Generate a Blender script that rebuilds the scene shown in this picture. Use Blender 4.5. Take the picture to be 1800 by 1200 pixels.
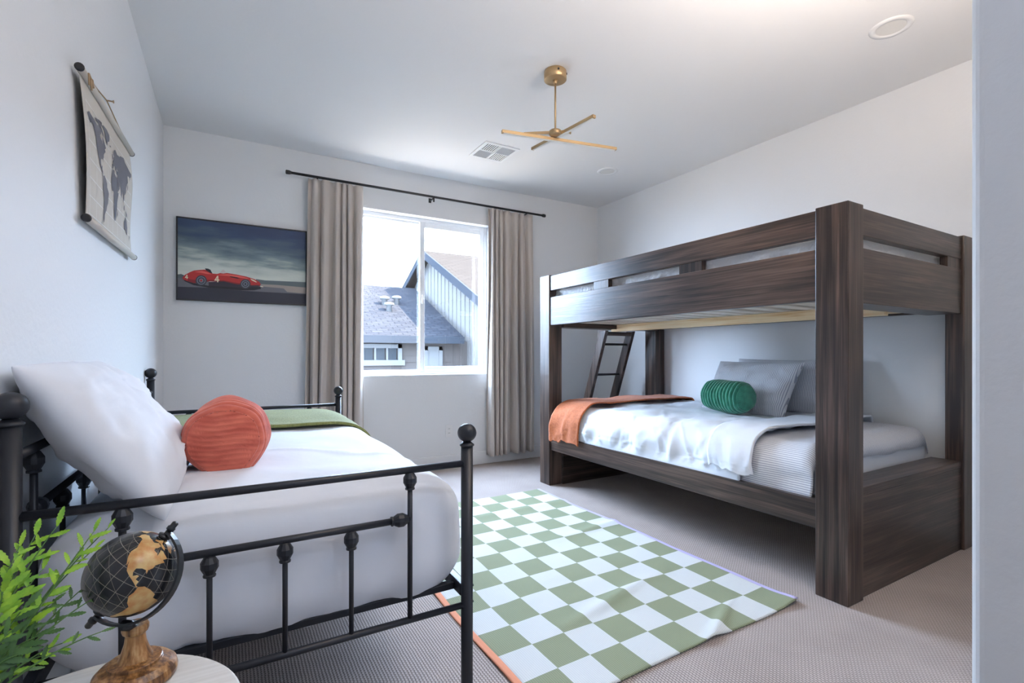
import bpy, bmesh, math, random
import numpy as np
from mathutils import Vector, Matrix
from mathutils.geometry import tessellate_polygon

for o in list(bpy.data.objects): bpy.data.objects.remove(o, do_unlink=True)
S = bpy.context.scene
COL = S.collection
random.seed(7)

# ------------------------------------------------------------------ camera
FPX, HY, CH = 860.7, 623.5, 1.075          # focal length in px (1800 wide), horizon row, eye height
YAW = math.radians(30)
cam_d = bpy.data.cameras.new('camera'); cam = bpy.data.objects.new('camera', cam_d); COL.objects.link(cam)
cam.location = (0, 0, CH); cam.rotation_euler = (math.pi/2, 0, -YAW)
cam_d.sensor_width = 36; cam_d.lens = FPX/1800*36
cam_d.shift_y = (HY-600)/1800
cam_d.clip_start = 0.02; cam_d.clip_end = 500
S.camera = cam

# ------------------------------------------------------------------ sky, sun, exposure
W = bpy.data.worlds.new('sky'); S.world = W; W.use_nodes = True
bg = W.node_tree.nodes['Background']
bg.inputs[0].default_value = (0.56, 0.73, 1.0, 1); bg.inputs[1].default_value = 32.0
sun_d = bpy.data.lights.new('sun', 'SUN'); sun = bpy.data.objects.new('sun', sun_d); COL.objects.link(sun)
sun_d.energy = 70.0; sun_d.color = (1.0, 0.86, 0.68); sun_d.angle = math.radians(0.6)
sun.rotation_euler = Vector((-0.60, 0.30, -0.74)).to_track_quat('-Z', 'Y').to_euler()
def portal(name, loc, rot, sx, sy):
    d = bpy.data.lights.new(name, 'AREA'); d.shape = 'RECTANGLE'; d.size = sx; d.size_y = sy
    d.cycles.is_portal = True
    o = bpy.data.objects.new(name, d); o.location = loc; o.rotation_euler = rot; COL.objects.link(o)
portal('window_portal', (1.60, 4.52, 1.62), (-math.pi/2, 0, 0), 1.36, 1.50)
S.view_settings.view_transform = 'Standard'; S.view_settings.look = 'None'
S.view_settings.gamma = 1.0; S.view_settings.use_curve_mapping = False
S.view_settings.exposure = 0.8

# ------------------------------------------------------------------ pixel helper (1800x1200 frame)
_R = np.array([math.cos(YAW), -math.sin(YAW), 0.0]); _F = np.array([math.sin(YAW), math.cos(YAW), 0.0])
def ray(u, v):
    a = _F + _R*((u-900)/FPX); a[2] = -(v-HY)/FPX; return a
def on(u, v, axis, val):
    a = ray(u, v); c = np.array([0, 0, CH]); return c + a*((val-c[axis])/a[axis])

# ------------------------------------------------------------------ noise for cloth
def _hash(i, j, k):
    n = (i*374761393 + j*668265263 + k*2147483647) & 0xffffffff
    n = ((n ^ (n >> 13))*1274126177) & 0xffffffff
    return ((n ^ (n >> 16)) & 0xffff)/65535.0
def vnoise(x, y, z=0.0):
    x, y, z = np.broadcast_arrays(np.asarray(x, float), np.asarray(y, float), np.asarray(z, float))
    i, j, k = [np.floor(a).astype(np.int64) for a in (x, y, z)]
    f = [a-b for a, b in zip((x, y, z), (i, j, k))]; f = [t*t*t*(t*(t*6-15)+10) for t in f]
    r = 0
    for a in (0, 1):
        for b in (0, 1):
            for c in (0, 1):
                w = (f[0] if a else 1-f[0])*(f[1] if b else 1-f[1])*(f[2] if c else 1-f[2])
                r = r + w*_hash(i+a, j+b, k+c)
    return r*2-1
def fbm(x, y, z=0.0, o=3):
    r = 0; s = 1.0
    for q in range(o):
        r = r + s*vnoise(np.asarray(x)*2**q+17*q, np.asarray(y)*2**q, np.asarray(z)*2**q); s *= .5
    return r
def ridge(x, y, z=0.0, p=3):
    return (1-np.abs(vnoise(x, y, z)))**p

# ------------------------------------------------------------------ materials
MATS = {}
def nt(name):
    m = bpy.data.materials.new(name); m.use_nodes = True; MATS[name] = m
    return m, m.node_tree, m.node_tree.nodes, m.node_tree.links, m.node_tree.nodes['Principled BSDF']
def node(N, typ, **kw):
    n = N.new(typ)
    for k, v in kw.items():
        if k.startswith('_'): setattr(n, k[1:], v)
    return n
def rgb(r, g, b):   # sRGB 0..255 -> linear
    f = lambda c: c/255/12.92 if c/255 <= .04045 else ((c/255+.055)/1.055)**2.4
    return (f(r), f(g), f(b), 1)
def plain(name, col, rough=.6, metal=0.0, bump=None, var=None, sheen=0.0, coat=0.0, spec=.5):
    """col linear; bump=(scale vec, strength, distance); var=(scale vec, second colour)"""
    m, T, N, L, B = nt(name)
    B.inputs['Base Color'].default_value = col if len(col) == 4 else (*col, 1)
    B.inputs['Roughness'].default_value = rough; B.inputs['Metallic'].default_value = metal
    B.inputs['Sheen Weight'].default_value = sheen; B.inputs['Coat Weight'].default_value = coat
    B.inputs['Specular IOR Level'].default_value = spec
    if bump or var:
        tc = N.new('ShaderNodeNewGeometry')
    if bump:
        mp = N.new('ShaderNodeMapping'); mp.inputs['Scale'].default_value = bump[0]
        nz = N.new('ShaderNodeTexNoise'); nz.inputs['Scale'].default_value = 1; nz.inputs['Detail'].default_value = 4
        bp = N.new('ShaderNodeBump'); bp.inputs['Strength'].default_value = bump[1]; bp.inputs['Distance'].default_value = bump[2]
        L.new(tc.outputs['Position'], mp.inputs[0]); L.new(mp.outputs[0], nz.inputs['Vector'])
        L.new(nz.outputs[0], bp.inputs['Height']); L.new(bp.outputs[0], B.inputs['Normal'])
    if var:
        mp = N.new('ShaderNodeMapping'); mp.inputs['Scale'].default_value = var[0]
        nz = N.new('ShaderNodeTexNoise'); nz.inputs['Scale'].default_value = 1; nz.inputs['Detail'].default_value = 5
        mx = N.new('ShaderNodeMix'); mx.data_type = 'RGBA'
        mx.inputs[6].default_value = col if len(col) == 4 else (*col, 1)
        c2 = var[1]; mx.inputs[7].default_value = c2 if len(c2) == 4 else (*c2, 1)
        rp = N.new('ShaderNodeMapRange'); rp.inputs[1].default_value = .35; rp.inputs[2].default_value = .65
        L.new(tc.outputs['Position'], mp.inputs[0]); L.new(mp.outputs[0], nz.inputs['Vector'])
        L.new(nz.outputs[0], rp.inputs[0]); L.new(rp.outputs[0], mx.inputs[0]); L.new(mx.outputs[2], B.inputs['Base Color'])
    return m
def wood(name, c1, c2, c3, axis, rough=.36, bump=.25, fine=1.0):
    m, T, N, L, B = nt(name)
    g = N.new('ShaderNodeNewGeometry')
    def nz(sc_long, sc_cross, detail, dist=0.0):
        mp = N.new('ShaderNodeMapping'); s = [sc_cross]*3; s[axis] = sc_long; mp.inputs['Scale'].default_value = s
        n = N.new('ShaderNodeTexNoise'); n.inputs['Scale'].default_value = 1; n.inputs['Detail'].default_value = detail
        n.inputs['Distortion'].default_value = dist
        L.new(g.outputs['Position'], mp.inputs[0]); L.new(mp.outputs[0], n.inputs['Vector']); return n
    a = nz(1.2*fine, 26*fine, 6, .8); b = nz(3*fine, 150*fine, 3); c = nz(2.2*fine, 5*fine, 2)
    r = N.new('ShaderNodeValToRGB'); e = r.color_ramp.elements
    e[0].position = .36; e[0].color = c1; e[1].position = .66; e[1].color = c3
    q = e.new(.5); q.color = c2
    ad = N.new('ShaderNodeMath'); ad.operation = 'MULTIPLY_ADD'; ad.inputs[1].default_value = .45
    L.new(b.outputs[0], ad.inputs[0])
    m1 = N.new('ShaderNodeMath'); m1.operation = 'MULTIPLY_ADD'; m1.inputs[1].default_value = .7; m1.inputs[2].default_value = -.05
    L.new(a.outputs[0], m1.inputs[0]); L.new(m1.outputs[0], ad.inputs[2])
    m2 = N.new('ShaderNodeMath'); m2.operation = 'MULTIPLY_ADD'; m2.inputs[1].default_value = .35; L.new(c.outputs[0], m2.inputs[0])
    sb = N.new('ShaderNodeMath'); sb.operation = 'SUBTRACT'; sb.inputs[1].default_value = .2
    L.new(ad.outputs[0], m2.inputs[2]); L.new(m2.outputs[0], sb.inputs[0]); L.new(sb.outputs[0], r.inputs[0])
    L.new(r.outputs[0], B.inputs['Base Color'])
    B.inputs['Roughness'].default_value = rough
    bp = N.new('ShaderNodeBump'); bp.inputs['Strength'].default_value = bump; bp.inputs['Distance'].default_value = .002
    L.new(ad.outputs[0], bp.inputs['Height']); L.new(bp.outputs[0], B.inputs['Normal'])
    return m
def math_n(N, L, op, a, b=None, c=None):
    n = N.new('ShaderNodeMath'); n.operation = op
    for i, x in enumerate((a, b, c)):
        if x is None: continue
        if isinstance(x, (int, float)): n.inputs[i].default_value = x
        else: L.new(x, n.inputs[i])
    return n.outputs[0]

wall_col = (0.78, 0.79, 0.80, 1)
plain('wall_paint', wall_col, .55, bump=((55, 55, 55), .22, .004))
plain('ceiling_paint', (0.80, 0.80, 0.80, 1), .7, bump=((55, 55, 55), .15, .003))
plain('trim_paint', (0.82, 0.83, 0.84, 1), .35)
plain('vinyl', (0.84, 0.85, 0.86, 1), .35)
plain('black_metal', (0.012, 0.014, 0.02, 1), .42)
plain('rod_metal', (0.012, 0.012, 0.014, 1), .35)
plain('brass', (0.50, 0.35, 0.19, 1), .42, metal=.7)
plain('dark_hole', (0.02, 0.02, 0.02, 1), .8)
plain('lamp_diffuser', (0.85, 0.83, 0.78, 1), .4)
plain('downlight_lens', (0.74, 0.73, 0.70, 1), .5)
plain('plastic_white', (0.80, 0.80, 0.80, 1), .4)
plain('linen_curtain', rgb(196, 186, 178), .85, bump=((400, 400, 60), .15, .001), sheen=.2)
plain('white_cotton', (0.78, 0.81, 0.87, 1), .75, bump=((9, 9, 9), .10, .02), sheen=.1)
plain('white_quilt', (0.87, 0.88, 0.90, 1), .72, bump=((30, 30, 30), .55, .03))
plain('green_throw', rgb(120, 126, 70), .9, bump=((160, 160, 160), .5, .004), var=((200, 30, 30), rgb(140, 144, 90)), sheen=.15)
plain('orange_throw', rgb(192, 106, 58), .9, bump=((250, 250, 250), .5, .003), var=((60, 60, 60), rgb(174, 92, 48)), sheen=.15)
plain('coral_velvet', rgb(216, 112, 90), .8, sheen=.3, var=((14, 14, 40), rgb(192, 88, 68)))
plain('green_velvet', rgb(62, 160, 128), .75, sheen=.7, var=((30, 30, 30), rgb(46, 134, 106)))
DK = [rgb(38, 30, 27), rgb(66, 53, 47), rgb(100, 82, 72)]
for nme, ax in (('dark_wood_x', 0), ('dark_wood_y', 1), ('dark_wood_z', 2)): wood(nme, *DK, ax, rough=.30, bump=.5)
PN = [rgb(226, 184, 130), rgb(244, 216, 172), rgb(248, 228, 194)]
for nme, ax in (('pine_y', 1),): wood(nme, *PN, ax, rough=.6, bump=.1)
wood('slat_wood', rgb(196, 184, 166), rgb(222, 212, 196), rgb(232, 224, 210), 0, rough=.6, bump=.1)
wood('turned_wood', rgb(92, 58, 30), rgb(164, 116, 66), rgb(206, 170, 122), 2, rough=.3, fine=1.3)
wood('table_wood', rgb(206, 202, 194), rgb(218, 214, 207), rgb(226, 223, 217), 0, rough=.45, bump=.05)
plain('map_cloth', rgb(206, 200, 190), .9, bump=((300, 300, 300), .3, .001))
plain('map_ink', rgb(112, 112, 120), .9)
plain('map_line', rgb(226, 224, 220), .9)
plain('twine', rgb(176, 150, 118), .9)
plain('globe_land', rgb(206, 176, 118), .3, var=((70, 70, 70), rgb(190, 132, 70)))
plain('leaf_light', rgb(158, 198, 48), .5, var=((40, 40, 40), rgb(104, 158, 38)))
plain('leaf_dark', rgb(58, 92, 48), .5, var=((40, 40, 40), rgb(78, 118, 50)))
plain('stem_green', rgb(74, 112, 48), .6)
plain('pot_white', (0.8, 0.79, 0.77, 1), .4)

# thin window glass
m, T, N, L, B = nt('window_glass'); N.remove(B)
tr = N.new('ShaderNodeBsdfTransparent'); tr.inputs[0].default_value = (.97, .98, .98, 1)
gl = N.new('ShaderNodeBsdfGlossy'); gl.inputs['Roughness'].default_value = .02
mx = N.new('ShaderNodeMixShader'); mx.inputs[0].default_value = .05
L.new(tr.outputs[0], mx.inputs[1]); L.new(gl.outputs[0], mx.inputs[2]); L.new(mx.outputs[0], N['Material Output'].inputs[0])

# loop carpet: ribs running away from the camera, broken into loops
m, T, N, L, B = nt('carpet')
g = N.new('ShaderNodeNewGeometry'); sp = N.new('ShaderNodeSeparateXYZ'); L.new(g.outputs['Position'], sp.inputs[0])
wob = N.new('ShaderNodeTexNoise'); wob.inputs['Scale'].default_value = 30; L.new(g.outputs['Position'], wob.inputs['Vector'])
px = math_n(N, L, 'MULTIPLY_ADD', wob.outputs[0], .004, sp.outputs[0])
py = math_n(N, L, 'MULTIPLY_ADD', wob.outputs[0], .006, sp.outputs[1])
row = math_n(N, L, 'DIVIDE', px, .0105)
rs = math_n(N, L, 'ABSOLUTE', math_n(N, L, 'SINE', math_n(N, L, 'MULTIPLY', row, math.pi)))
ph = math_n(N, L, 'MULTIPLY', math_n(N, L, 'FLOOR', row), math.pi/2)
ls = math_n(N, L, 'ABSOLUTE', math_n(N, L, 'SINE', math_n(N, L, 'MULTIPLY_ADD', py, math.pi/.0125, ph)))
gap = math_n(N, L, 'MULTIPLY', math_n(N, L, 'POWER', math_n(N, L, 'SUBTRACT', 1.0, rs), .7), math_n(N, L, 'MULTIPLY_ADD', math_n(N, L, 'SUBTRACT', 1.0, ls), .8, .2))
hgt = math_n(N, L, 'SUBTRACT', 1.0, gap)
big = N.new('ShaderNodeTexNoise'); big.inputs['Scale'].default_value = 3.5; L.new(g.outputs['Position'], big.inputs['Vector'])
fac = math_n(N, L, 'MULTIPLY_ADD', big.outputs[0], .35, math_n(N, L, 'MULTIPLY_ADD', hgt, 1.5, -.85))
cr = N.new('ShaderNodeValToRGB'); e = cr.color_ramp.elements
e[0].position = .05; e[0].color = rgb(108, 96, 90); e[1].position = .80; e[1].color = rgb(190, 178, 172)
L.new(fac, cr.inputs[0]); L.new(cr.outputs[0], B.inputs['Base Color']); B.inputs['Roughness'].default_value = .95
bp = N.new('ShaderNodeBump'); bp.inputs['Strength'].default_value = .6; bp.inputs['Distance'].default_value = .004
L.new(hgt, bp.inputs['Height']); L.new(bp.outputs[0], B.inputs['Normal'])

# woven rug: 9 x 13 checks from the UV map
m, T, N, L, B = nt('rug_weave')
uv = N.new('ShaderNodeUVMap'); sp = N.new('ShaderNodeSeparateXYZ'); L.new(uv.outputs[0], sp.inputs[0])
par = math_n(N, L, 'MODULO', math_n(N, L, 'ADD', math_n(N, L, 'FLOOR', sp.outputs[0]), math_n(N, L, 'FLOOR', sp.outputs[1])), 2.0)
wv = math_n(N, L, 'ABSOLUTE', math_n(N, L, 'SINE', math_n(N, L, 'MULTIPLY', sp.outputs[0], math.pi*18)))
wv2 = math_n(N, L, 'ABSOLUTE', math_n(N, L, 'SINE', math_n(N, L, 'MULTIPLY_ADD', sp.outputs[1], math.pi*26, math_n(N, L, 'MULTIPLY', math_n(N, L, 'FLOOR', math_n(N, L, 'MULTIPLY', sp.outputs[0], 18)), 1.57))))
ht = math_n(N, L, 'MULTIPLY', wv, wv2)
mg = N.new('ShaderNodeMix'); mg.data_type = 'RGBA'; mg.inputs[6].default_value = rgb(128, 136, 106); mg.inputs[7].default_value = rgb(154, 160, 132)
L.new(ht, mg.inputs[0])
mw = N.new('ShaderNodeMix'); mw.data_type = 'RGBA'; mw.inputs[6].default_value = rgb(200, 203, 202); mw.inputs[7].default_value = rgb(218, 220, 219)
L.new(ht, mw.inputs[0])
mm = N.new('ShaderNodeMix'); mm.data_type = 'RGBA'; L.new(par, mm.inputs[0]); L.new(mg.outputs[2], mm.inputs[6]); L.new(mw.outputs[2], mm.inputs[7])
L.new(mm.outputs[2], B.inputs['Base Color']); B.inputs['Roughness'].default_value = .9
bp = N.new('ShaderNodeBump'); bp.inputs['Strength'].default_value = .35; bp.inputs['Distance'].default_value = .003
L.new(ht, bp.inputs['Height']); L.new(bp.outputs[0], B.inputs['Normal'])
plain('rug_orange', rgb(226, 150, 116), .9, bump=((300, 300, 300), .4, .002))
plain('rug_lilac', rgb(186, 178, 216), .9, bump=((300, 300, 300), .4, .002))

# striped bed linen: stripes from the UV map (u across the stripes)
m, T, N, L, B = nt('striped_cotton')
uv = N.new('ShaderNodeUVMap'); sp = N.new('ShaderNodeSeparateXYZ'); L.new(uv.outputs[0], sp.inputs[0])
st = math_n(N, L, 'FRACT', sp.outputs[0])
pr = math_n(N, L, 'GREATER_THAN', st, .66)
ms = N.new('ShaderNodeMix'); ms.data_type = 'RGBA'; ms.inputs[6].default_value = (0.80, 0.81, 0.84, 1); ms.inputs[7].default_value = rgb(170, 174, 190)
L.new(pr, ms.inputs[0]); L.new(ms.outputs[2], B.inputs['Base Color']); B.inputs['Roughness'].default_value = .75

# globe ocean with a fine graticule from the UV map (degrees)
m, T, N, L, B = nt('globe_ocean')
uv = N.new('ShaderNodeUVMap'); sp = N.new('ShaderNodeSeparateXYZ'); L.new(uv.outputs[0], sp.inputs[0])
def grid_line(ch, step, wdt):
    fr = math_n(N, L, 'FRACT', math_n(N, L, 'DIVIDE', ch, step))
    return math_n(N, L, 'LESS_THAN', math_n(N, L, 'ABSOLUTE', math_n(N, L, 'SUBTRACT', fr, .5)), wdt)
gg = math_n(N, L, 'MAXIMUM', grid_line(sp.outputs[0], 15.0, .022), grid_line(sp.outputs[1], 15.0, .022))
dg = grid_line(math_n(N, L, 'ADD', sp.outputs[0], math_n(N, L, 'MULTIPLY', sp.outputs[1], 1.6)), 40.0, .008)
gg = math_n(N, L, 'MAXIMUM', gg, dg)
mo = N.new('ShaderNodeMix'); mo.data_type = 'RGBA'; mo.inputs[6].default_value = rgb(34, 34, 36); mo.inputs[7].default_value = rgb(150, 142, 128)
L.new(math_n(N, L, 'MULTIPLY', gg, .75), mo.inputs[0]); L.new(mo.outputs[2], B.inputs['Base Color']); B.inputs['Roughness'].default_value = .25

# picture print: stormy sky gradient (v of UV map), clouds from noise
m, T, N, L, B = nt('print_sky')
uv = N.new('ShaderNodeUVMap'); sp = N.new('ShaderNodeSeparateXYZ'); L.new(uv.outputs[0], sp.inputs[0])
mp = N.new('ShaderNodeMapping'); mp.inputs['Scale'].default_value = (2.2, 7, 1); mp.inputs['Rotation'].default_value = (0, 0, .25)
nz = N.new('ShaderNodeTexNoise'); nz.inputs['Scale'].default_value = 1.3; nz.inputs['Detail'].default_value = 5
L.new(uv.outputs[0], mp.inputs[0]); L.new(mp.outputs[0], nz.inputs['Vector'])
leftw = math_n(N, L, 'MULTIPLY_ADD', sp.outputs[0], -.12, .06)
tt = math_n(N, L, 'ADD', math_n(N, L, 'SUBTRACT', sp.outputs[1], leftw), math_n(N, L, 'MULTIPLY_ADD', nz.outputs[0], -.55, .27))
cr = N.new('ShaderNodeValToRGB'); e = cr.color_ramp.elements
e[0].position = .30; e[0].color = rgb(212, 217, 208); e[1].position = 1.0; e[1].color = rgb(46, 62, 96)
for p, c in ((.45, rgb(190, 199, 192)), (.56, rgb(128, 145, 148)), (.72, rgb(78, 98, 114)), (.87, rgb(52, 72, 104))):
    q = e.new(p); q.color = c
L.new(tt, cr.inputs[0]); L.new(cr.outputs[0], B.inputs['Base Color']); B.inputs['Roughness'].default_value = .55
for nme, c in dict(print_red_dark=(136, 30, 36), print_red=(188, 46, 46), print_red_light=(226, 96, 88), print_dark=(26, 28, 36), print_tyre=(58, 60, 70), print_rim=(118, 124, 138),
                   print_cream=(232, 220, 190), print_road=(108, 108, 116), print_sand=(160, 150, 142), print_fore=(44, 46, 60), print_hill=(92, 104, 108),
                   print_glass=(206, 190, 186), print_shadow=(50, 44, 56)).items():
    plain(nme, rgb(*c), .55)

# outside
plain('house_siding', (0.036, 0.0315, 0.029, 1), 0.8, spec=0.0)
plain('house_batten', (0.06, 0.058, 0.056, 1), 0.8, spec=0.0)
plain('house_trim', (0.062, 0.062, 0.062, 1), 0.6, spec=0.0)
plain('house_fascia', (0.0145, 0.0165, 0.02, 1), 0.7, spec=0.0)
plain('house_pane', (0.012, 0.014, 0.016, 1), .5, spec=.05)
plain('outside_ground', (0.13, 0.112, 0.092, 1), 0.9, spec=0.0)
def shingle(name, c1, c2):
    m, T, N, L, B = nt(name)
    uv = N.new('ShaderNodeUVMap'); br = N.new('ShaderNodeTexBrick'); br.inputs['Scale'].default_value = 1
    br.inputs['Brick Width'].default_value = .33; br.inputs['Row Height'].default_value = .14; br.inputs['Mortar Size'].default_value = .012
    br.inputs['Color1'].default_value = c1; br.inputs['Color2'].default_value = c2
    br.inputs['Mortar'].default_value = [x*.6 for x in c1[:3]]+[1]
    L.new(uv.outputs[0], br.inputs['Vector']); L.new(br.outputs[0], B.inputs['Base Color']); B.inputs['Roughness'].default_value = .9; B.inputs['Specular IOR Level'].default_value = 0
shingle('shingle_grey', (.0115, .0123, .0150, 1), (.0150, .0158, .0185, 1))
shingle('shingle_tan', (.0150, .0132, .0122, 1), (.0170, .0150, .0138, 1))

# ------------------------------------------------------------------ object helpers
ORG = {}
def link(name, me, mat, parent, origin):
    o = bpy.data.objects.new(name, me); COL.objects.link(o)
    for mm in (mat if isinstance(mat, (list, tuple)) else [mat]):
        if mm and len(me.materials) < (len(mat) if isinstance(mat, (list, tuple)) else 1): me.materials.append(MATS[mm])
    origin = Vector(origin); ORG[o] = origin
    if parent is not None:
        o.parent = parent; o.location = origin-ORG[parent]
    else: o.location = origin
    return o
def mesh(name, V, Fc, mat, parent=None, smooth=False, origin=None, uvs=None, midx=None):
    """world-space vertices; the origin goes to the base of the piece"""
    V = np.asarray(V, float)
    if origin is None:
        a, b = V.min(0), V.max(0); origin = ((a[0]+b[0])/2, (a[1]+b[1])/2, a[2])
    me = bpy.data.meshes.new(name)
    me.from_pydata((V-np.array(origin)).tolist(), [], [list(map(int, f)) for f in Fc])
    if smooth: me.polygons.foreach_set('use_smooth', [True]*len(me.polygons))
    o = link(name, me, mat, parent, origin)
    if uvs is not None:
        l = me.uv_layers.new(name='UVMap'); vi = np.empty(len(me.loops), np.int32); me.loops.foreach_get('vertex_index', vi)
        l.data.foreach_set('uv', np.asarray(uvs, float)[vi].ravel())
    if midx is not None: me.polygons.foreach_set('material_index', midx)
    me.update(); return o
def copy_of(src, name, parent, origin):
    o = bpy.data.objects.new(name, src.data); COL.objects.link(o); origin = Vector(origin); ORG[o] = origin
    if parent is not None: o.parent = parent; o.location = origin-ORG[parent]
    else: o.location = origin
    for md in src.modifiers:
        if md.type == 'BEVEL': nm = o.modifiers.new('bevel', 'BEVEL'); nm.width = md.width; nm.segments = md.segments
    return o
def thing(name, loc, label, cat, group=None, kind=None):
    o = bpy.data.objects.new(name, None); COL.objects.link(o); o.location = loc; ORG[o] = Vector(loc); o.empty_display_size = .1
    return tag(o, label, cat, group, kind)
def tag(o, label=None, cat=None, group=None, kind=None):
    if label: o['label'] = label
    if cat: o['category'] = cat
    if group: o['group'] = group
    if kind: o['kind'] = kind
    return o
BOXF = [(0, 3, 2, 1), (4, 5, 6, 7), (0, 1, 5, 4), (1, 2, 6, 5), (2, 3, 7, 6), (3, 0, 4, 7)]
def boxv(x0, x1, y0, y1, z0, z1):
    return [(x0, y0, z0), (x1, y0, z0), (x1, y1, z0), (x0, y1, z0), (x0, y0, z1), (x1, y0, z1), (x1, y1, z1), (x0, y1, z1)]
def boxes(name, bl, mat, parent=None, bevel=0, seg=2):
    V = []; Fc = []
    for b in bl:
        n = len(V); V += boxv(*b); Fc += [tuple(i+n for i in f) for f in BOXF]
    o = mesh(name, V, Fc, mat, parent)
    if bevel:
        md = o.modifiers.new('bevel', 'BEVEL'); md.width = bevel; md.segments = seg
    return o
def box(name, x0, x1, y0, y1, z0, z1, mat, parent=None, bevel=0, seg=2): return boxes(name, [(x0, x1, y0, y1, z0, z1)], mat, parent, bevel, seg)
def lathe_vf(prof, n=24, base=0):
    """profile [(r,z)] about +Z at the origin"""
    V = []; Fc = []
    for r, z in prof:
        for k in range(n): a = 2*math.pi*k/n; V.append((r*math.cos(a), r*math.sin(a), z))
    for i in range(len(prof)-1):
        for k in range(n): Fc.append((base+i*n+k, base+i*n+(k+1) % n, base+(i+1)*n+(k+1) % n, base+(i+1)*n+k))
    Fc.append(tuple(base+k for k in reversed(range(n)))); m_ = base+(len(prof)-1)*n; Fc.append(tuple(m_+k for k in range(n)))
    return V, Fc
def xf(V, M): 
    A = np.array(M); V = np.asarray(V, float); return V@A[:3, :3].T + A[:3, 3]
def lathe(name, prof, loc, mat, parent=None, n=24, axis=(0, 0, 1), smooth=True):
    V, Fc = lathe_vf(prof, n)
    M = Matrix.Translation(loc) @ Vector((0, 0, 1)).rotation_difference(Vector(axis).normalized()).to_matrix().to_4x4()
    return mesh(name, xf(V, M), Fc, mat, parent, smooth)
def tube_vf(path, rad, n=10, base=0):
    P = [Vector(p) for p in path]; V = []; Fc = []; up = None
    rad = rad if isinstance(rad, (list, tuple)) else [rad]*len(P)
    for i, p in enumerate(P):
        t = (P[min(i+1, len(P)-1)]-P[max(i-1, 0)]).normalized()
        if up is None: up = t.orthogonal().normalized()
        up = (up-t*up.dot(t)).normalized(); s = t.cross(up)
        for k in range(n):
            a = 2*math.pi*k/n; V.append(tuple(p+(up*math.cos(a)+s*math.sin(a))*rad[i]))
    for i in range(len(P)-1):
        for k in range(n): Fc.append((base+i*n+k, base+i*n+(k+1) % n, base+(i+1)*n+(k+1) % n, base+(i+1)*n+k))
    Fc.append(tuple(base+k for k in reversed(range(n)))); m_ = base+(len(P)-1)*n; Fc.append(tuple(m_+k for k in range(n)))
    return V, Fc
def tube(name, path, rad, mat, parent=None, n=10):
    V, Fc = tube_vf(path, rad, n); return mesh(name, V, Fc, mat, parent, True)
def gridf(nu, nv, base=0):
    return [(base+i*nv+j, base+(i+1)*nv+j, base+(i+1)*nv+j+1, base+i*nv+j+1) for i in range(nu-1) for j in range(nv-1)]
def solidify(o, th, off=-1):
    md = o.modifiers.new('thickness', 'SOLIDIFY'); md.thickness = th; md.offset = off; return o
def rounded_box(lo, hi, rad, res):
    """dense rounded box: verts, faces, outward normals (merged)"""
    lo = np.array(lo, float); hi = np.array(hi, float); n = np.maximum(2, np.ceil((hi-lo)/res).astype(int))
    idx = {}; V = []; Fc = []
    def vid(i, j, k):
        key = (i, j, k)
        if key not in idx: idx[key] = len(V); V.append(lo+(hi-lo)*np.array(key)/n)
        return idx[key]
    for ax in range(3):
        b, c = (ax+1) % 3, (ax+2) % 3
        for side in (0, n[ax]):
            for i in range(n[b]):
                for j in range(n[c]):
                    q = []
                    for di, dj in ((0, 0), (1, 0), (1, 1), (0, 1)):
                        t = [0, 0, 0]; t[ax] = side; t[b] = i+di; t[c] = j+dj; q.append(vid(*t))
                    Fc.append(tuple(q) if side else tuple(reversed(q)))
    V = np.array(V); r = np.broadcast_to(np.asarray(rad, float), (3,))
    inner = np.clip(V, lo+r, hi-r); d = (V-inner)/r; l = np.linalg.norm(d, axis=1, keepdims=True); l[l == 0] = 1
    Nn = d/l; P = inner+Nn*r
    return P, Fc, Nn

# ================================================================== SETTING
XL, XR, YB, YF, ZC = -0.415, 3.63, 4.34, 0.285, 2.742
HX, HY0 = 0.93, -1.7                # hall: right face, back end
WX0, WX1, WZ0, WZ1 = 0.94, 2.26, 0.886, 2.36
st = lambda o: tag(o, kind='structure')
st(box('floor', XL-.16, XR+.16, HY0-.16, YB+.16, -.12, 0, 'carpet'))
st(box('ceiling', XL-.16, XR+.16, HY0-.16, YB+.16, ZC, ZC+.2, 'ceiling_paint'))
st(box('wall_left', XL-.16, XL, HY0-.16, YB, 0, ZC, 'wall_paint'))
st(box('wall_right', XR, XR+.16, YF, YB, 0, ZC, 'wall_paint'))
st(boxes('wall_back', [(XL-.16, WX0, YB, YB+.16, 0, ZC), (WX1, XR+.16, YB, YB+.16, 0, ZC),
                       (WX0, WX1, YB, YB+.16, 0, WZ0), (WX0, WX1, YB, YB+.16, WZ1, ZC)], 'wall_paint'))
st(box('wall_front', HX, XR+.16, HY0, YF, 0, ZC, 'wall_paint', bevel=.018, seg=5))
st(box('wall_hall', XL, HX, HY0-.16, HY0, 0, ZC, 'wall_paint'))
def baseboard(name, b): st(box(name, *b, 'trim_paint', bevel=.006))
baseboard('baseboard_back', (XL, XR, YB-.016, YB, 0, .127))
baseboard('baseboard_left', (XL, XL+.016, HY0, YB-.016, 0, .127))
baseboard('baseboard_right', (XR-.016, XR, YF, YB-.016, 0, .127))
baseboard('baseboard_front', (HX, XR-.016, YF, YF+.016, 0, .127))

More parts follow.
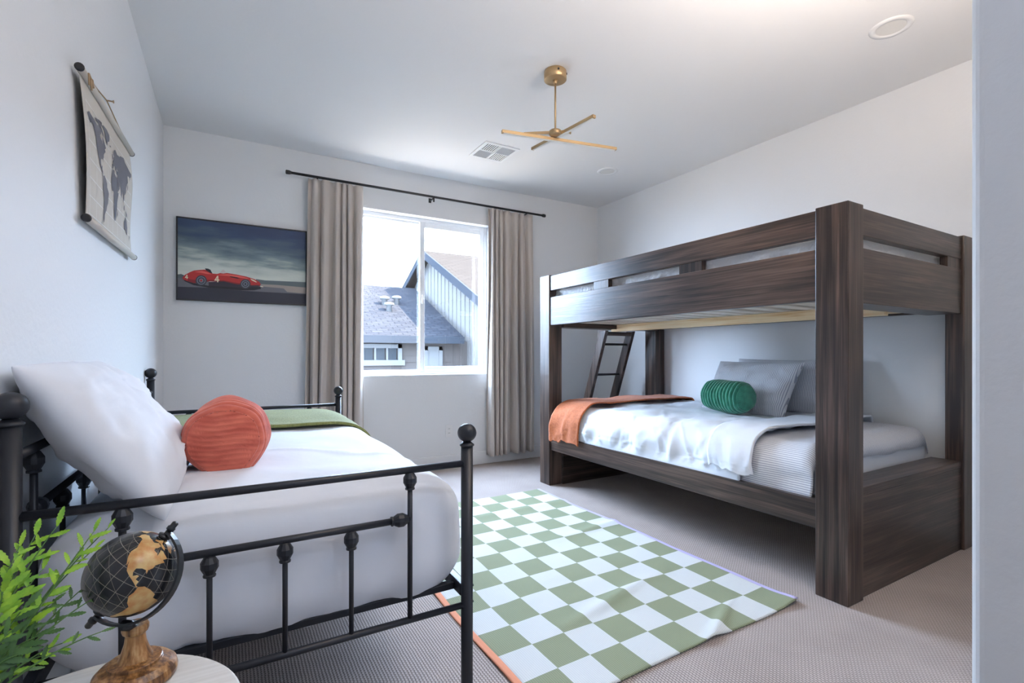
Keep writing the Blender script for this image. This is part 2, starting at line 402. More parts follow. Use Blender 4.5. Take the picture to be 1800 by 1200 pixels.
# window: outer frame, fixed left light, sliding right sash, latch
win = st(thing('window_1', ((WX0+WX1)/2, YB+.1, WZ0), 'white vinyl sliding window between the two curtains', 'window'))
del win['category']
fy0, fy1 = YB+.085, YB+.155
def frame4(name, x0, x1, z0, z1, w, y0, y1, parent, mat='vinyl', wb=None, wt=None):
    wb = wb or w; wt = wt or w
    return boxes(name, [(x0, x0+w, y0, y1, z0, z1), (x1-w, x1, y0, y1, z0, z1), (x0+w, x1-w, y0, y1, z0, z0+wb), (x0+w, x1-w, y0, y1, z1-wt, z1)], mat, parent, .004)
frame4('outer_frame', WX0, WX1, WZ0, WZ1, .032, fy0, fy1, win)
xm = 1.585
fx = frame4('fixed_sash', WX0+.032, xm+.012, WZ0+.032, WZ1-.032, .018, fy0+.035, fy1-.005, win)
sl = frame4('sliding_sash', xm-.03, WX1-.032, WZ0+.030, WZ1-.030, .048, fy0+.004, fy0+.034, win)
box('pane', WX0+.05, xm-.006, fy0+.05, fy0+.054, WZ0+.05, WZ1-.05, 'window_glass', fx)
box('pane', xm+.018, WX1-.08, fy0+.017, fy0+.021, WZ0+.078, WZ1-.078, 'window_glass', sl)
box('latch', xm-.012, xm+.004, fy0-.008, fy0+.006, 1.56, 1.64, 'vinyl', sl, .003)
box('window_sill', WX0, WX1, YB-.004, fy0, WZ0-.012, WZ0+.006, 'trim_paint', win, .003)

# ================================================================== OUTSIDE
GZ = -3.0
st(box('ground_outside', -40, 60, 4.6, 90, GZ-.2, GZ, 'outside_ground'))
hs = thing('neighbour_house', (3, 16, GZ), 'neighbouring house with grey shingle roof and beige siding outside the window', 'house')
EY, EZ, RY, RZ, HXR = 13.0, 1.495, 17.33, 3.515, 5.886
WY = 13.45
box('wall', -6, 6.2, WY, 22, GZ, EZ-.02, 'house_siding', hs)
# lap siding boards on the visible wall
lap = None
for i in range(12):
    z = EZ-.25-i*.19
    V = [(-6, WY, z), (HXR-.15, WY, z), (HXR-.15, WY-.035, z), (-6, WY-.035, z), (-6, WY, z+.19), (HXR-.15, WY, z+.19), (HXR-.15, WY-.008, z+.19), (-6, WY-.008, z+.19)]
    if lap is None: lap = mesh('siding_board', V, [(0, 1, 2, 3), (4, 7, 6, 5), (3, 2, 6, 7), (0, 3, 7, 4), (1, 5, 6, 2), (0, 4, 5, 1)], 'house_siding', hs)
    else: copy_of(lap, 'siding_board', hs, ORG[lap]+Vector((0, 0, -i*.19)))
def slope(name, pts, thick, mat, parent):
    P = np.array(pts, float); nrm = np.cross(P[1]-P[0], P[2]-P[0]); nrm /= np.linalg.norm(nrm)
    if nrm[2] < 0: nrm = -nrm
    V = np.vstack([P, P-nrm*thick]); u = (P[1]-P[0])/np.linalg.norm(P[1]-P[0]); w = np.cross(nrm, u)
    UV = [(float(p@u), float(p@w)) for p in V]
    return mesh(name, V, [(0, 1, 2, 3), (7, 6, 5, 4), (0, 4, 5, 1), (1, 5, 6, 2), (2, 6, 7, 3), (3, 7, 4, 0)], mat, parent, uvs=UV)
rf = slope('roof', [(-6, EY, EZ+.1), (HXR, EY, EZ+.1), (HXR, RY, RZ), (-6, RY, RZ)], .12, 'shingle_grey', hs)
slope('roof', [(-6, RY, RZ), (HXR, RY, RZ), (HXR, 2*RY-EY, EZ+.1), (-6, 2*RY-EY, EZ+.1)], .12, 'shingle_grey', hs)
box('eave_fascia', -6, HXR+.01, EY-.04, EY, EZ-.10, EZ+.10, 'house_fascia', hs)
for (u, v) in ((676, 535), (684, 546), (697, 534)):
    p = None
    a = ray(u, v); sl_ = (RZ-EZ-.1)/(RY-EY)      # hit the front roof slope
    t = (EZ+.1-CH + sl_*(0-EY))/(a[2]-sl_*a[1]); p = np.array([0, 0, CH])+a*t
    rv = lathe('roof_vent', [(.09, -.1), (.09, .16), (.15, .17), (.15, .24), (.04, .27)], p, 'house_trim', hs, n=12)
def house_window(u0, u1, v0, v1, parts, y, parent, blind=False):
    a = on(u0, v1, 1, y); b = on(u1, v0, 1, y); x0, x1, z0, z1 = a[0], b[0], a[2], b[2]; w = .11
    f = boxes('window', [(x0, x0+w, y-.09, y, z0, z1), (x1-w, x1, y-.09, y, z0, z1), (x0, x1, y-.09, y, z1-w, z1), (x0-.08, x1+.08, y-.10, y, z0-.04, z0+w)], 'house_trim', parent)
    n = parts
    for i in range(n):
        a0 = x0+w+(x1-x0-2*w)*i/n; a1 = x0+w+(x1-x0-2*w)*(i+1)/n
        box('pane', a0+.04, a1-.04, y-.05, y-.04, z0+w, z1-w, 'house_pane', f)
        box('sash', a0, a0+.05, y-.07, y-.04, z0+w, z1-w, 'house_trim', f)
    if blind:
        sb = None
        for k in range(10):
            zz = z0+w+(z1-z0-2*w)*(k+.5)/10
            if sb is None: sb = box('blind_slat', x0+w, x1-w, y-.065, y-.055, zz-.03, zz+.03, 'house_trim', f)
            else: copy_of(sb, 'blind_slat', f, (ORG[sb][0], ORG[sb][1], zz-.03))
house_window(628, 705, 605, 640, 3, WY-.03, hs)
house_window(744, 776, 609, 655, 1, WY-.03, hs, True)
g2 = thing('gabled_house', (9, 16, GZ), 'taller neighbouring gabled house with pale board and batten wall', 'house')
GX, PKY, PKZ, SLP = 6.2, 16.36, 4.72, .468
yb0, yb1 = PKY-8.4, PKY+4.0
zt = lambda y: PKZ-.14-SLP*abs(y-PKY)
V = [(GX, yb0, GZ), (GX, yb1, GZ), (GX, yb1, zt(yb1)), (GX, PKY, zt(PKY)), (GX, yb0, zt(yb0))]
V = V+[(x+8, y, z) for x, y, z in V]
mesh('wall', V, [(4, 3, 2, 1, 0), (5, 6, 7, 8, 9), (0, 1, 6, 5), (1, 2, 7, 6), (2, 3, 8, 7), (3, 4, 9, 8), (4, 0, 5, 9)], 'house_batten', g2)
for i in range(38):
    y = PKY-8.2+i*.32
    if y < yb1: mesh('batten', boxv(GX-.022, GX, y-.03, y+.03, GZ, zt(y)-.02), BOXF, 'house_batten', g2)
e0, e1 = yb0-.4, yb1+.3
zz = lambda y: PKZ-SLP*abs(y-PKY)
slope('roof', [(GX-.35, e0, zz(e0)), (GX+8, e0, zz(e0)), (GX+8, PKY, PKZ), (GX-.35, PKY, PKZ)], .12, 'shingle_tan', g2)
slope('roof', [(GX-.35, PKY, PKZ), (GX+8, PKY, PKZ), (GX+8, e1, zz(e1)), (GX-.35, e1, zz(e1))], .12, 'shingle_tan', g2)
for ya, ybb in ((e0, PKY), (e1, PKY)):
    V = [(GX-.40, ya, zz(ya)-.24), (GX-.40, ybb, zz(ybb)-.24), (GX-.40, ybb, zz(ybb)+.02), (GX-.40, ya, zz(ya)+.02)]
    V += [(x+.05, y, z) for x, y, z in V]
    mesh('barge_board', V, BOXF, 'house_fascia', g2)

# ================================================================== CURTAINS
ROD_Y, ROD_Z = 4.25, 2.523
cr_ = thing('curtain_rod', (1.62, YB, ROD_Z-.06), 'slim black metal curtain rod above the window', 'curtain rod')
lathe('rod', [(.0105, 0), (.0105, 2.42)], (.41, ROD_Y, ROD_Z), 'rod_metal', cr_, 14, axis=(1, 0, 0))
for x, d in ((.385, 1), (2.855, -1)):
    lathe('finial', [(.012, 0), (.0165, .004), (.0165, .03), (.013, .034), (.013, .042)], (x, ROD_Y, ROD_Z), 'rod_metal', cr_, 14, axis=(d, 0, 0))
for x in (.62, 1.62, 2.62):
    bl = [(x-.006, x+.006, ROD_Y-.012, YB, ROD_Z-.019, ROD_Z-.010), (x-.012, x+.012, YB-.006, YB, ROD_Z-.03, ROD_Z+.01)]
    if x == 1.62: bl.append((x-.007, x+.007, ROD_Y-.016, ROD_Y-.011, ROD_Z-.05, ROD_Z+.002))
    boxes('bracket', bl, 'rod_metal', cr_)
def curtain(label, xs_top, xs_bot, nf, seed, z0, ztop):
    nu, nv = 220, 46; V = []
    rng = random.Random(seed); off = [rng.uniform(-.25, .25) for _ in range(nf+2)]; am = [rng.uniform(.75, 1.25) for _ in range(nf+2)]
    for i in range(nu):
        s = i/(nu-1); fq = (s+.045*math.sin(2*math.pi*s*1.0+seed)+.028*math.sin(2*math.pi*s*2.0+2*seed)-.045*math.sin(seed)-.028*math.sin(2*seed))*nf; fq = min(max(fq, 0), nf); k = int(min(fq, nf-1)); 
        for j in range(nv):
            t = (j/(nv-1)); z = ztop+(z0-ztop)*t
            b = min(1, t*1.3)
            o_ = off[k]*(1-abs((fq-k)*2-1)) * b
            ph = 2*math.pi*(fq+o_*.35+.12*b*math.sin(fq*1.7+seed+3*t))
            pinch = math.exp(-((t-.045)/.03)**2)
            x = (xs_top[0]+(xs_top[1]-xs_top[0])*s)*(1-b)+(xs_bot[0]+(xs_bot[1]-xs_bot[0])*s)*b
            x += .013*math.sin(ph*1+.6)*(.6+.4*b)
            amp = (.024+.026*b)*am[k if (fq-k) < .5 else k+1]*(1-.35*pinch)
            sh = math.sin(ph); sh = math.copysign(abs(sh)**.75, sh)
            y = ROD_Y+.012 + amp*sh*.9 + .006*math.sin(3.1*ph+2*t+seed)*b
            y = min(y, YB-.022)
            V.append((x, y, z+.004*math.sin(ph)*(t > .98)))
    o = mesh('curtain', V, gridf(nu, nv), 'linen_curtain', None, True); solidify(o, .003, 0)
    return tag(o, label, 'curtain', 'pleated window curtains')
curtain('beige pleated curtain left of the window beside the framed racing car picture', (.548, .985), (.525, .99), 6, 2, .09, ROD_Z-.014)
curtain('beige pleated curtain right of the window beside the bunk bed', (2.19, 2.70), (2.18, 2.715), 7, 5, .09, ROD_Z-.014)

# ================================================================== FRAMED PICTURE
PY = YB-.028
a = on(309, 380, 1, PY); b = on(540, 406, 1, PY); c = on(310, 527, 1, PY); d = on(539, 537, 1, PY)
px0, px1 = (a[0]+c[0])/2, (b[0]+d[0])/2; pz1, pz0 = (a[2]+b[2])/2, (c[2]+d[2])/2
pic = thing('framed_picture', ((px0+px1)/2, YB, pz0), 'black framed canvas picture of a red racing car number 4', 'picture')
boxes('frame', [(px0, px0+.010, PY-.004, YB, pz0, pz1), (px1-.010, px1, PY-.004, YB, pz0, pz1), (px0, px1, PY-.004, YB, pz0, pz0+.010), (px0, px1, PY-.004, YB, pz1-.010, pz1)], 'rod_metal', pic, .001)
cx0, cx1, cz0, cz1 = px0+.010, px1-.010, pz0+.010, pz1-.010
cv = mesh('canvas', boxv(cx0, cx1, PY+.002, YB-.002, cz0, cz1), BOXF, 'print_sky', pic,
          uvs=[(0, 0), (1, 0), (1, 0), (0, 0), (0, 1), (1, 1), (1, 1), (0, 1)])
layers = []
def q(x, y): return (300+x/6, 360+y/6)
def ell(cx, cy, rx, ry, n=28): return [(cx+rx*math.cos(2*math.pi*k/n), cy+ry*math.sin(2*math.pi*k/n)) for k in range(n)]
def P_(m_, *pts): layers.append((m_, list(pts)))
P_('print_hill', (900, 782), (1000, 796), (1430, 815), (1430, 875), (900, 850))
P_('print_hill', (70, 732), (110, 728), (180, 760), (300, 800), (70, 800))
P_('print_road', (70, 770), (250, 790), (700, 850), (950, 835), (1430, 868), (1430, 960), (70, 900))
P_('print_sand', (950, 836), (1100, 842), (1430, 872), (1430, 935), (1230, 918), (1190, 880), (960, 860))
P_('print_fore', (70, 862), (400, 872), (760, 905), (1430, 942), (1430, 1062), (70, 992))
P_('print_dark', (130, 782), (260, 826), (400, 852), (740, 872), (945, 862), (955, 885), (880, 900), (740, 902), (400, 872), (240, 846), (150, 805))
P_('print_red', (122, 766), (150, 738), (200, 710), (245, 692), (300, 686), (360, 682), (400, 702), (445, 724), (490, 728), (530, 716), (575, 714), (700, 735), (800, 756), (885, 783), (935, 812), (950, 836), (938, 858), (860, 864), (700, 846), (560, 812), (420, 806), (250, 826), (180, 806), (135, 786))
P_('print_red_dark', (180, 780), (250, 790), (420, 790), (560, 796), (700, 822), (860, 846), (945, 842), (938, 858), (860, 864), (700, 846), (560, 812), (420, 806), (250, 826), (180, 806))
P_('print_shadow', (400, 812), (560, 806), (700, 838), (860, 850), (930, 850), (930, 862), (740, 872), (400, 852))
P_('print_red_light', (250, 706), (330, 694), (395, 712), (430, 730), (380, 728), (320, 716))
P_('print_red_light', (470, 738), (600, 728), (720, 748), (830, 775), (800, 778), (640, 752))
P_('print_cream', (838, 776), (880, 792), (912, 815), (896, 815), (856, 796))
P_('print_dark', (620, 752), (700, 764), (735, 778), (700, 776), (630, 762))
P_('print_dark', (362, 668), (395, 672), (420, 684), (440, 722), (412, 714), (372, 690))
P_('print_glass', (515, 718), (548, 684), (558, 682), (590, 718), (556, 724))
P_('print_cream', (946, 852), (975, 860), (976, 868), (946, 862))
for cx, cy, r in ((322, 797, 60), (788, 834, 54)):
    P_('print_tyre', *ell(cx, cy, r, r*.93)); P_('print_rim', *ell(cx, cy, r*.78, r*.72)); P_('print_tyre', *ell(cx, cy, r*.62, r*.57)); P_('print_rim', *ell(cx, cy, r*.4, r*.37))
    P_('print_red' if cx < 500 else 'print_dark', *ell(cx, cy, r*.2, r*.19))
def four(x, y, s):
    P_('print_cream', (x+.05*s, y+.62*s), (x+.42*s, y), (x+.58*s, y), (x+.24*s, y+.62*s))
    P_('print_cream', (x, y+.58*s), (x+.78*s, y+.58*s), (x+.78*s, y+.76*s), (x, y+.76*s))
    P_('print_cream', (x+.42*s, y), (x+.62*s, y), (x+.62*s, y+1.02*s), (x+.42*s, y+1.02*s))
four(462, 748, 66); four(150, 736, 44)
mats = []; V = []; Fc = []; MI = []
for i, (mn, pts) in enumerate(layers):
    if mn not in mats: mats.append(mn)
    yy = PY+.002-.00025*(i+1) if i < 15 else PY+.002-.00025*15-.00012*(i-14)
    P3 = [on(*q(*p), 1, yy) for p in pts]
    P3 = [Vector((min(max(p[0], cx0), cx1), yy, min(max(p[2], cz0), cz1))) for p in P3]
    nb = len(V); V += [tuple(p) for p in P3]
    for tri in tessellate_polygon([[Vector((p.x, p.z, 0)) for p in P3]]):
        A, B_, C = [P3[k] for k in tri]
        if ((B_-A).cross(C-A)).y > 0: tri = (tri[0], tri[2], tri[1])
        Fc.append(tuple(nb+k for k in tri)); MI.append(mats.index(mn))
mesh('printed_racing_car', V, Fc, mats, cv, midx=MI)

# ================================================================== CONTINENT OUTLINES (lon, lat) used by the wall map and the globe
LAND = {
 'north_america': [(-168,66),(-156,71),(-140,70),(-125,70),(-110,68),(-95,72),(-82,68),(-86,64),(-94,60),(-92,57),(-82,55),(-80,51),(-78,58),(-78,62),(-70,61),(-65,58),(-60,55),(-56,52),(-65,49),(-60,46),(-66,44),(-70,42),(-75,39),(-76,35),(-81,31),(-80,26),(-82,28),(-84,30),(-90,30),(-97,27),(-97,22),(-94,18),(-90,21),(-87,21),(-88,16),(-83,15),(-83,10),(-79,9),(-81,8),(-86,11),(-92,14),(-97,16),(-105,20),(-109,25),(-113,31),(-110,24),(-115,29),(-120,34),(-124,40),(-124,48),(-131,54),(-140,60),(-150,60),(-160,56),(-157,59),(-165,62)],
 'greenland': [(-73,78),(-60,82),(-35,83),(-18,80),(-20,74),(-24,70),(-38,66),(-43,60),(-50,62),(-54,68),(-58,75)],
 'arctic_islands': [(-120,75),(-105,77),(-92,80),(-72,82),(-75,78),(-80,74),(-66,68),(-66,63),(-76,66),(-88,72),(-100,73),(-115,72)],
 'south_america': [(-79,9),(-72,12),(-62,10),(-51,5),(-50,0),(-40,-3),(-35,-6),(-38,-13),(-40,-21),(-48,-26),(-53,-33),(-58,-36),(-62,-39),(-65,-42),(-66,-47),(-69,-52),(-72,-53),(-75,-49),(-73,-40),(-71,-30),(-70,-19),(-76,-14),(-81,-5),(-79,1)],
 'africa': [(-17,15),(-16,22),(-10,30),(-6,36),(10,37),(11,33),(20,31),(32,31),(36,24),(39,15),(43,11),(51,12),(46,4),(40,-4),(40,-15),(35,-20),(33,-27),(27,-34),(19,-35),(14,-25),(13,-12),(9,-1),(9,4),(4,6),(-8,4),(-13,9)],
 'eurasia': [(-9,37),(-9,43),(-2,44),(-4,48),(3,51),(8,54),(10,58),(5,59),(6,62),(14,68),(25,71),(40,67),(45,68),(60,69),(70,73),(85,75),(104,78),(115,74),(140,72),(160,70),(180,69),(178,64),(165,60),(162,53),(156,58),(140,58),(135,54),(140,47),(130,42),(127,36),(122,39),(121,33),(121,27),(113,22),(108,20),(109,12),(104,10),(100,14),(103,2),(98,9),(96,17),(90,22),(85,19),(80,13),(77,8),(73,18),(68,24),(57,26),(50,30),(56,25),(58,20),(45,13),(40,21),(35,29),(36,36),(27,37),(26,41),(40,42),(30,46),(23,38),(19,41),(13,45),(18,40),(15,38),(10,44),(3,42),(-1,37)],
 'australia': [(114,-22),(122,-18),(130,-12),(136,-12),(140,-17),(143,-11),(147,-19),(153,-26),(150,-37),(143,-39),(135,-34),(124,-33),(115,-34)],
 'madagascar': [(49,-12),(50,-17),(46,-25),(43,-22)], 'japan': [(140,45),(142,40),(139,35),(131,31),(135,35)],
 'borneo': [(109,2),(117,7),(117,-3),(111,-3)], 'new_guinea': [(131,-1),(145,-5),(150,-10),(138,-8)], 'sumatra': [(95,5),(106,-6),(102,-4)],
 'britain': [(-5,50),(1,52),(-3,58),(-6,57)], 'new_zealand': [(173,-35),(178,-38),(168,-46),(170,-42)], 'iceland': [(-24,65),(-15,66),(-15,64),(-22,63)]}
def land_tris(step):
    """all land as small triangles in lon/lat"""
    V = []; Fc = []
    for pts in LAND.values():
        bm = bmesh.new(); vs = [bm.verts.new((x, y, 0)) for x, y in pts]
        f = bm.faces.new(vs); bmesh.ops.triangulate(bm, faces=[f])
        for _ in range(4):
            es = [e for e in bm.edges if e.calc_length() > step]
            if not es: break
            bmesh.ops.subdivide_edges(bm, edges=es, cuts=1); bmesh.ops.triangulate(bm, faces=bm.faces[:])
        bm.verts.index_update(); nb = len(V); V += [tuple(v.co)[:2] for v in bm.verts]
        for f in bm.faces: Fc.append(tuple(nb+v.index for v in f.verts))
        bm.free()
    return V, Fc

# ================================================================== WALL MAP
MX = XL+.022
t0 = on(140, 118, 0, MX); t1 = on(231, 270, 0, MX); b0 = on(152, 383, 0, MX); b1 = on(235, 452, 0, MX)
wm = thing('wall_map', (XL, (t0[1]+t1[1])/2, b0[2]), 'cream cloth world map hanging from black-ended rods on the left wall', 'map')
def map_pt(s, t, off=0.0):       # s 0..1 near to far, t 0..1 bottom to top
    p = (b0*(1-s)+b1*s)*(1-t)+(t0*(1-s)+t1*s)*t
    return (p[0]+off+.010*math.sin(math.pi*t)*(1-s*.6)-.006*math.sin(2*math.pi*t)*s-.006, p[1], p[2])
nu, nv = 40, 30
V = [map_pt(.02+.96*i/(nu-1), .01+.98*j/(nv-1)) for i in range(nu) for j in range(nv)]
clo = mesh('cloth', V, gridf(nu, nv), 'map_cloth', wm, True); solidify(clo, .0012, 0)
LV, LF = land_tris(8)
V = []
for lo, la in LV:
    V.append(map_pt(.06+.88*(lo+170)/350, .06+.80*(la+58)/142, .0022))
def faces_towards(V, Fc, dirf):
    V = np.asarray(V); out = []
    for f in Fc:
        n_ = np.cross(V[f[1]]-V[f[0]], V[f[2]]-V[f[0]]); out.append(f if n_@dirf(V[f[0]]) >= 0 else (f[0], f[2], f[1]))
    return out
mesh('printed_continents', V, faces_towards(V, LF, lambda p: np.array([1, 0, 0])), 'map_ink', clo)
V = []; Fc = []                         # faint printed graticule
for k in range(9):
    s = .07+.86*k/8; n0 = len(V)
    for j in range(17): t = .05+.8*j/16; V += [map_pt(s-.002, t, .0014), map_pt(s+.002, t, .0014)]
    Fc += [(n0+2*j, n0+2*j+1, n0+2*j+3, n0+2*j+2) for j in range(16)]
for k in range(7):
    t = .06+.78*k/6; n0 = len(V)
    for j in range(17): s = .06+.88*j/16; V += [map_pt(s, t-.004, .0014), map_pt(s, t+.004, .0014)]
    Fc += [(n0+2*j, n0+2*j+2, n0+2*j+3, n0+2*j+1) for j in range(16)]
mesh('printed_grid', V, Fc, 'map_line', clo)
for nm_, p, r_, rr in (('top_rod', t0, t1, .0115), ('bottom_rod', b0, b1, .0125)):
    dv = Vector(r_-p).normalized(); ln = (Vector(r_)-Vector(p)).length
    ro = lathe(nm_, [(rr, 0), (rr, ln)], p, 'map_cloth', wm, 14, axis=dv)
    for e_ in (Vector(p)-dv*.006, Vector(r_)-dv*.002): lathe('end_cap', [(rr*.6, 0), (rr+.001, .001), (rr+.001, .007), (rr*.6, .008)], e_, 'rod_metal', ro, 14, axis=dv)
apex = (Vector(t0)*.45+Vector(t1)*.55)+Vector((-.02, 0, .085))
T0 = Vector(t0)+Vector((t1-t0))*.07; T1 = Vector(t1)-Vector((t1-t0))*.07
tube('cord', [T0+Vector((0, 0, .012)), T0.lerp(apex, .5)+Vector((0, 0, .002)), apex, apex.lerp(T1, .5), T1+Vector((0, 0, .012))], .0022, 'twine', wm, 6)
lathe('nail', [(.003, 0), (.003, .02), (.006, .021), (.006, .024)], (XL, apex.y, apex.z), 'twine', wm, 8, axis=(1, 0, 0))
B0 = T0+Vector((.014, 0, -.004))
tube('bow', [B0+Vector((0, -.02, -.03)), B0+Vector((0, -.024, .004)), B0, B0+Vector((0, .022, .006)), B0+Vector((.002, .026, -.016)), B0, B0+Vector((0, .012, -.032))], .003, 'twine', wm, 6)

# ================================================================== OUTLET
a = on(783, 745, 1, YB); b = on(795, 769, 1, YB)
ou = thing('electrical_outlet', ((a[0]+b[0])/2, YB, b[2]), 'white wall outlet low on the wall under the window', 'outlet')
ox, oz = (a[0]+b[0])/2, (a[2]+b[2])/2
box('plate', ox-.036, ox+.036, YB-.006, YB, oz-.058, oz+.058, 'plastic_white', ou, .003)
for dz in (-.02, .02):
    s_ = box('socket', ox-.016, ox+.016, YB-.0085, YB-.005, oz+dz-.014, oz+dz+.014, 'plastic_white', ou, .002)
    for dx in (-.006, .006): box('slot', ox+dx-.0012, ox+dx+.0012, YB-.009, YB-.0084, oz+dz-.004, oz+dz+.006, 'dark_hole', s_)

# ================================================================== CEILING FIXTURES
LX, LY = 1.66, 2.366
pc = thing('pendant_light', (LX, LY, ZC), 'brass ceiling light with three crossed thin bars', 'light fixture')
can = lathe('canopy', [(.060, -.055), (.066, -.052), (.066, -.006), (.060, 0)], (LX, LY, ZC), 'brass', pc, 36)
for an in (-1.9, -.7): lathe('screw', [(.006, 0), (.006, .004)], (LX+.065*math.cos(an), LY+.065*math.sin(an), ZC-.022), 'dark_hole', can, 10, axis=(math.cos(an), math.sin(an), 0))
lathe('stem_cap', [(.011, -.075), (.014, -.055)], (LX, LY, ZC), 'brass', pc, 16)
lathe('stem', [(.0055, -.352), (.0055, -.06)], (LX, LY, ZC), 'brass', pc, 12)
lathe('hub', [(.03, -.376), (.036, -.372), (.036, -.352), (.03, -.348)], (LX, LY, ZC), 'brass', pc, 28)
def bar(u0, v0, u1, v1, z):
    a, b = on(u0, v0, 2, z), on(u1, v1, 2, z); dv = (b-a)/np.linalg.norm(b-a); w = np.array([-dv[1], dv[0], 0])*.0115
    up = np.array([0, 0, .0085])
    V = [a-w-up, b-w-up, b+w-up, a+w-up, a-w+up, b-w+up, b+w+up, a+w+up]
    o = mesh('light_bar', V, BOXF, 'brass', pc); md = o.modifiers.new('bevel', 'BEVEL'); md.width = .0015; md.segments = 2
    V = [a+dv*.01-w*.7-up*1.3, b-dv*.01-w*.7-up*1.3, b-dv*.01+w*.7-up*1.3, a+dv*.01+w*.7-up*1.3, a+dv*.01-w*.7-up*.95, b-dv*.01-w*.7-up*.95, b-dv*.01+w*.7-up*.95, a+dv*.01+w*.7-up*.95]
    mesh('diffuser', V, BOXF, 'lamp_diffuser', o)
bar(882, 231, 1083, 262, ZC-.386)
bar(936, 262, 1045, 204, ZC-.366)
bar(921, 236, 1004, 232, ZC-.345)

a, b, c, d = [on(u, v, 2, ZC) for u, v in ((853, 247), (915, 261), (871, 283), (835, 275))]
vx0, vx1 = 1.72, 2.06; vy0, vy1 = (c[1]+d[1])/2, (a[1]+b[1])/2
vcx, vcy = (a+b+c+d)[0]/4, (a+b+c+d)[1]/4; vw, vh = .31, .31
ve = thing('ceiling_vent', (vcx, vcy, ZC), 'white square louvred air vent in the ceiling', 'vent')
x0, x1, y0, y1 = vcx-vw/2, vcx+vw/2, vcy-vh/2, vcy+vh/2
boxes('frame', [(x0, x0+.025, y0, y1, ZC-.008, ZC), (x1-.025, x1, y0, y1, ZC-.008, ZC), (x0+.025, x1-.025, y0, y0+.025, ZC-.008, ZC), (x0+.025, x1-.025, y1-.025, y1, ZC-.008, ZC),
                (vcx-.006, vcx+.006, y0, y1, ZC-.007, ZC), (x0, x1, vcy-.006, vcy+.006, ZC-.007, ZC)], 'trim_paint', ve)
box('duct', x0+.02, x1-.02, y0+.02, y1-.02, ZC-.0015, ZC-.0005, 'dark_hole', ve)
for qx in (0, 1):
    for qy in (0, 1):
        xa, ya = (x0+.027, vcx+.008)[qx], (y0+.027, vcy+.008)[qy]; ln = vw/2-.036; V = []; Fc = []
        for k in range(7):
            p = .006+k*(ln-.012)/6; tilt = .006*(1 if (qx+qy) % 2 else -1); n0 = len(V)
            if qx == qy: V += [(xa+p-.004, ya, ZC-.002+0), (xa+p-.004, ya+ln, ZC-.002), (xa+p+.001, ya+ln, ZC-.008), (xa+p+.001, ya, ZC-.008)]
            else: V += [(xa, ya+p-.004, ZC-.002), (xa+ln, ya+p-.004, ZC-.002), (xa+ln, ya+p+.001, ZC-.008), (xa, ya+p+.001, ZC-.008)]
            Fc.append((n0, n0+1, n0+2, n0+3))
        lv = mesh('louvre_set', V, Fc, 'trim_paint', ve); solidify(lv, .001, 0); lv['kind'] = 'stuff'
def downlight(x, y, label):
    t = thing('recessed_downlight', (x, y, ZC), label, 'downlight', 'recessed ceiling downlights')
    V, Fc = lathe_vf([(.062, -.001), (.066, -.006), (.090, -.005), (.094, 0)], 40)
    mesh('trim_ring', xf(V, Matrix.Translation((x, y, ZC))), Fc[:-2], 'plastic_white', t, True)
    lathe('lens', [(.063, -.003), (.063, -.0005)], (x, y, ZC), 'downlight_lens', t, 40, smooth=False)
downlight(2.918, 1.194, 'round white recessed downlight nearest the camera above the bunk bed')
downlight(2.977, 3.42, 'small round white recessed downlight near the far corner of the ceiling')

# ================================================================== RUG
RX0, RX1, RY0, RY1 = .795, 2.128, 1.215, 3.262
def rug_z(x, y):
    z = .006+.0*x
    z = z+.012*np.exp(-((y-1.62-.22*(x-1.4))/.035)**2)*(np.exp(-((x-1.45)/.28)**2))
    z = z+.016*np.exp(-((y-1.24-.5*(x-1.62))/.03)**2)*np.exp(-((x-1.66)/.2)**2)
    z = z+.010*np.exp(-((y-2.3-.1*(x-1.4))/.04)**2)*(.5+.5*np.sin(x*4))
    z = z+.006*np.exp(-((y-2.9)/.04)**2)
    z = z+.0045*(fbm(x*2.2, y*2.2, 3.0)+.6)
    z = z+.010*np.exp(-(((x-2.13)**2+(y-1.215)**2)/.006))
    return np.maximum(z, .006)
nu, nv = 110, 170
xs = np.linspace(RX0+.024, RX1-.008, nu); ys = np.linspace(RY0, RY1, nv)
X, Y = np.meshgrid(xs, ys, indexing='ij')
wavy = .006*np.sin(X*5+1)*((Y-RY0) < .3)
V = np.stack([X+.004*np.sin(Y*6), Y+wavy+.012*(X-1.46), rug_z(X, Y)], -1).reshape(-1, 3)
UV = np.stack([(X-RX0-.024)/(RX1-RX0-.032)*8.999, (Y-RY0)/(RY1-RY0)*12.999], -1).reshape(-1, 2)
rug = thing('checked_rug', ((RX0+RX1)/2, (RY0+RY1)/2, 0), 'flat woven rug with sage green and white checks on the carpet', 'rug')
rw = mesh('woven_field', V, gridf(nu, nv), 'rug_weave', rug, True, uvs=UV); solidify(rw, .004, -1)
for nm_, xa, xb, mt in (('orange_edge', RX0, RX0+.026, 'rug_orange'), ('lilac_edge', RX1-.012, RX1+.010, 'rug_lilac')):
    X, Y = np.meshgrid(np.linspace(xa, xb, 5), ys, indexing='ij')
    V = np.stack([X+.004*np.sin(Y*6), Y+.012*(X-1.46), rug_z(X, Y)+.0008], -1).reshape(-1, 3)
    o = mesh(nm_, V, gridf(5, nv), mt, rug, True); solidify(o, .005, -1)

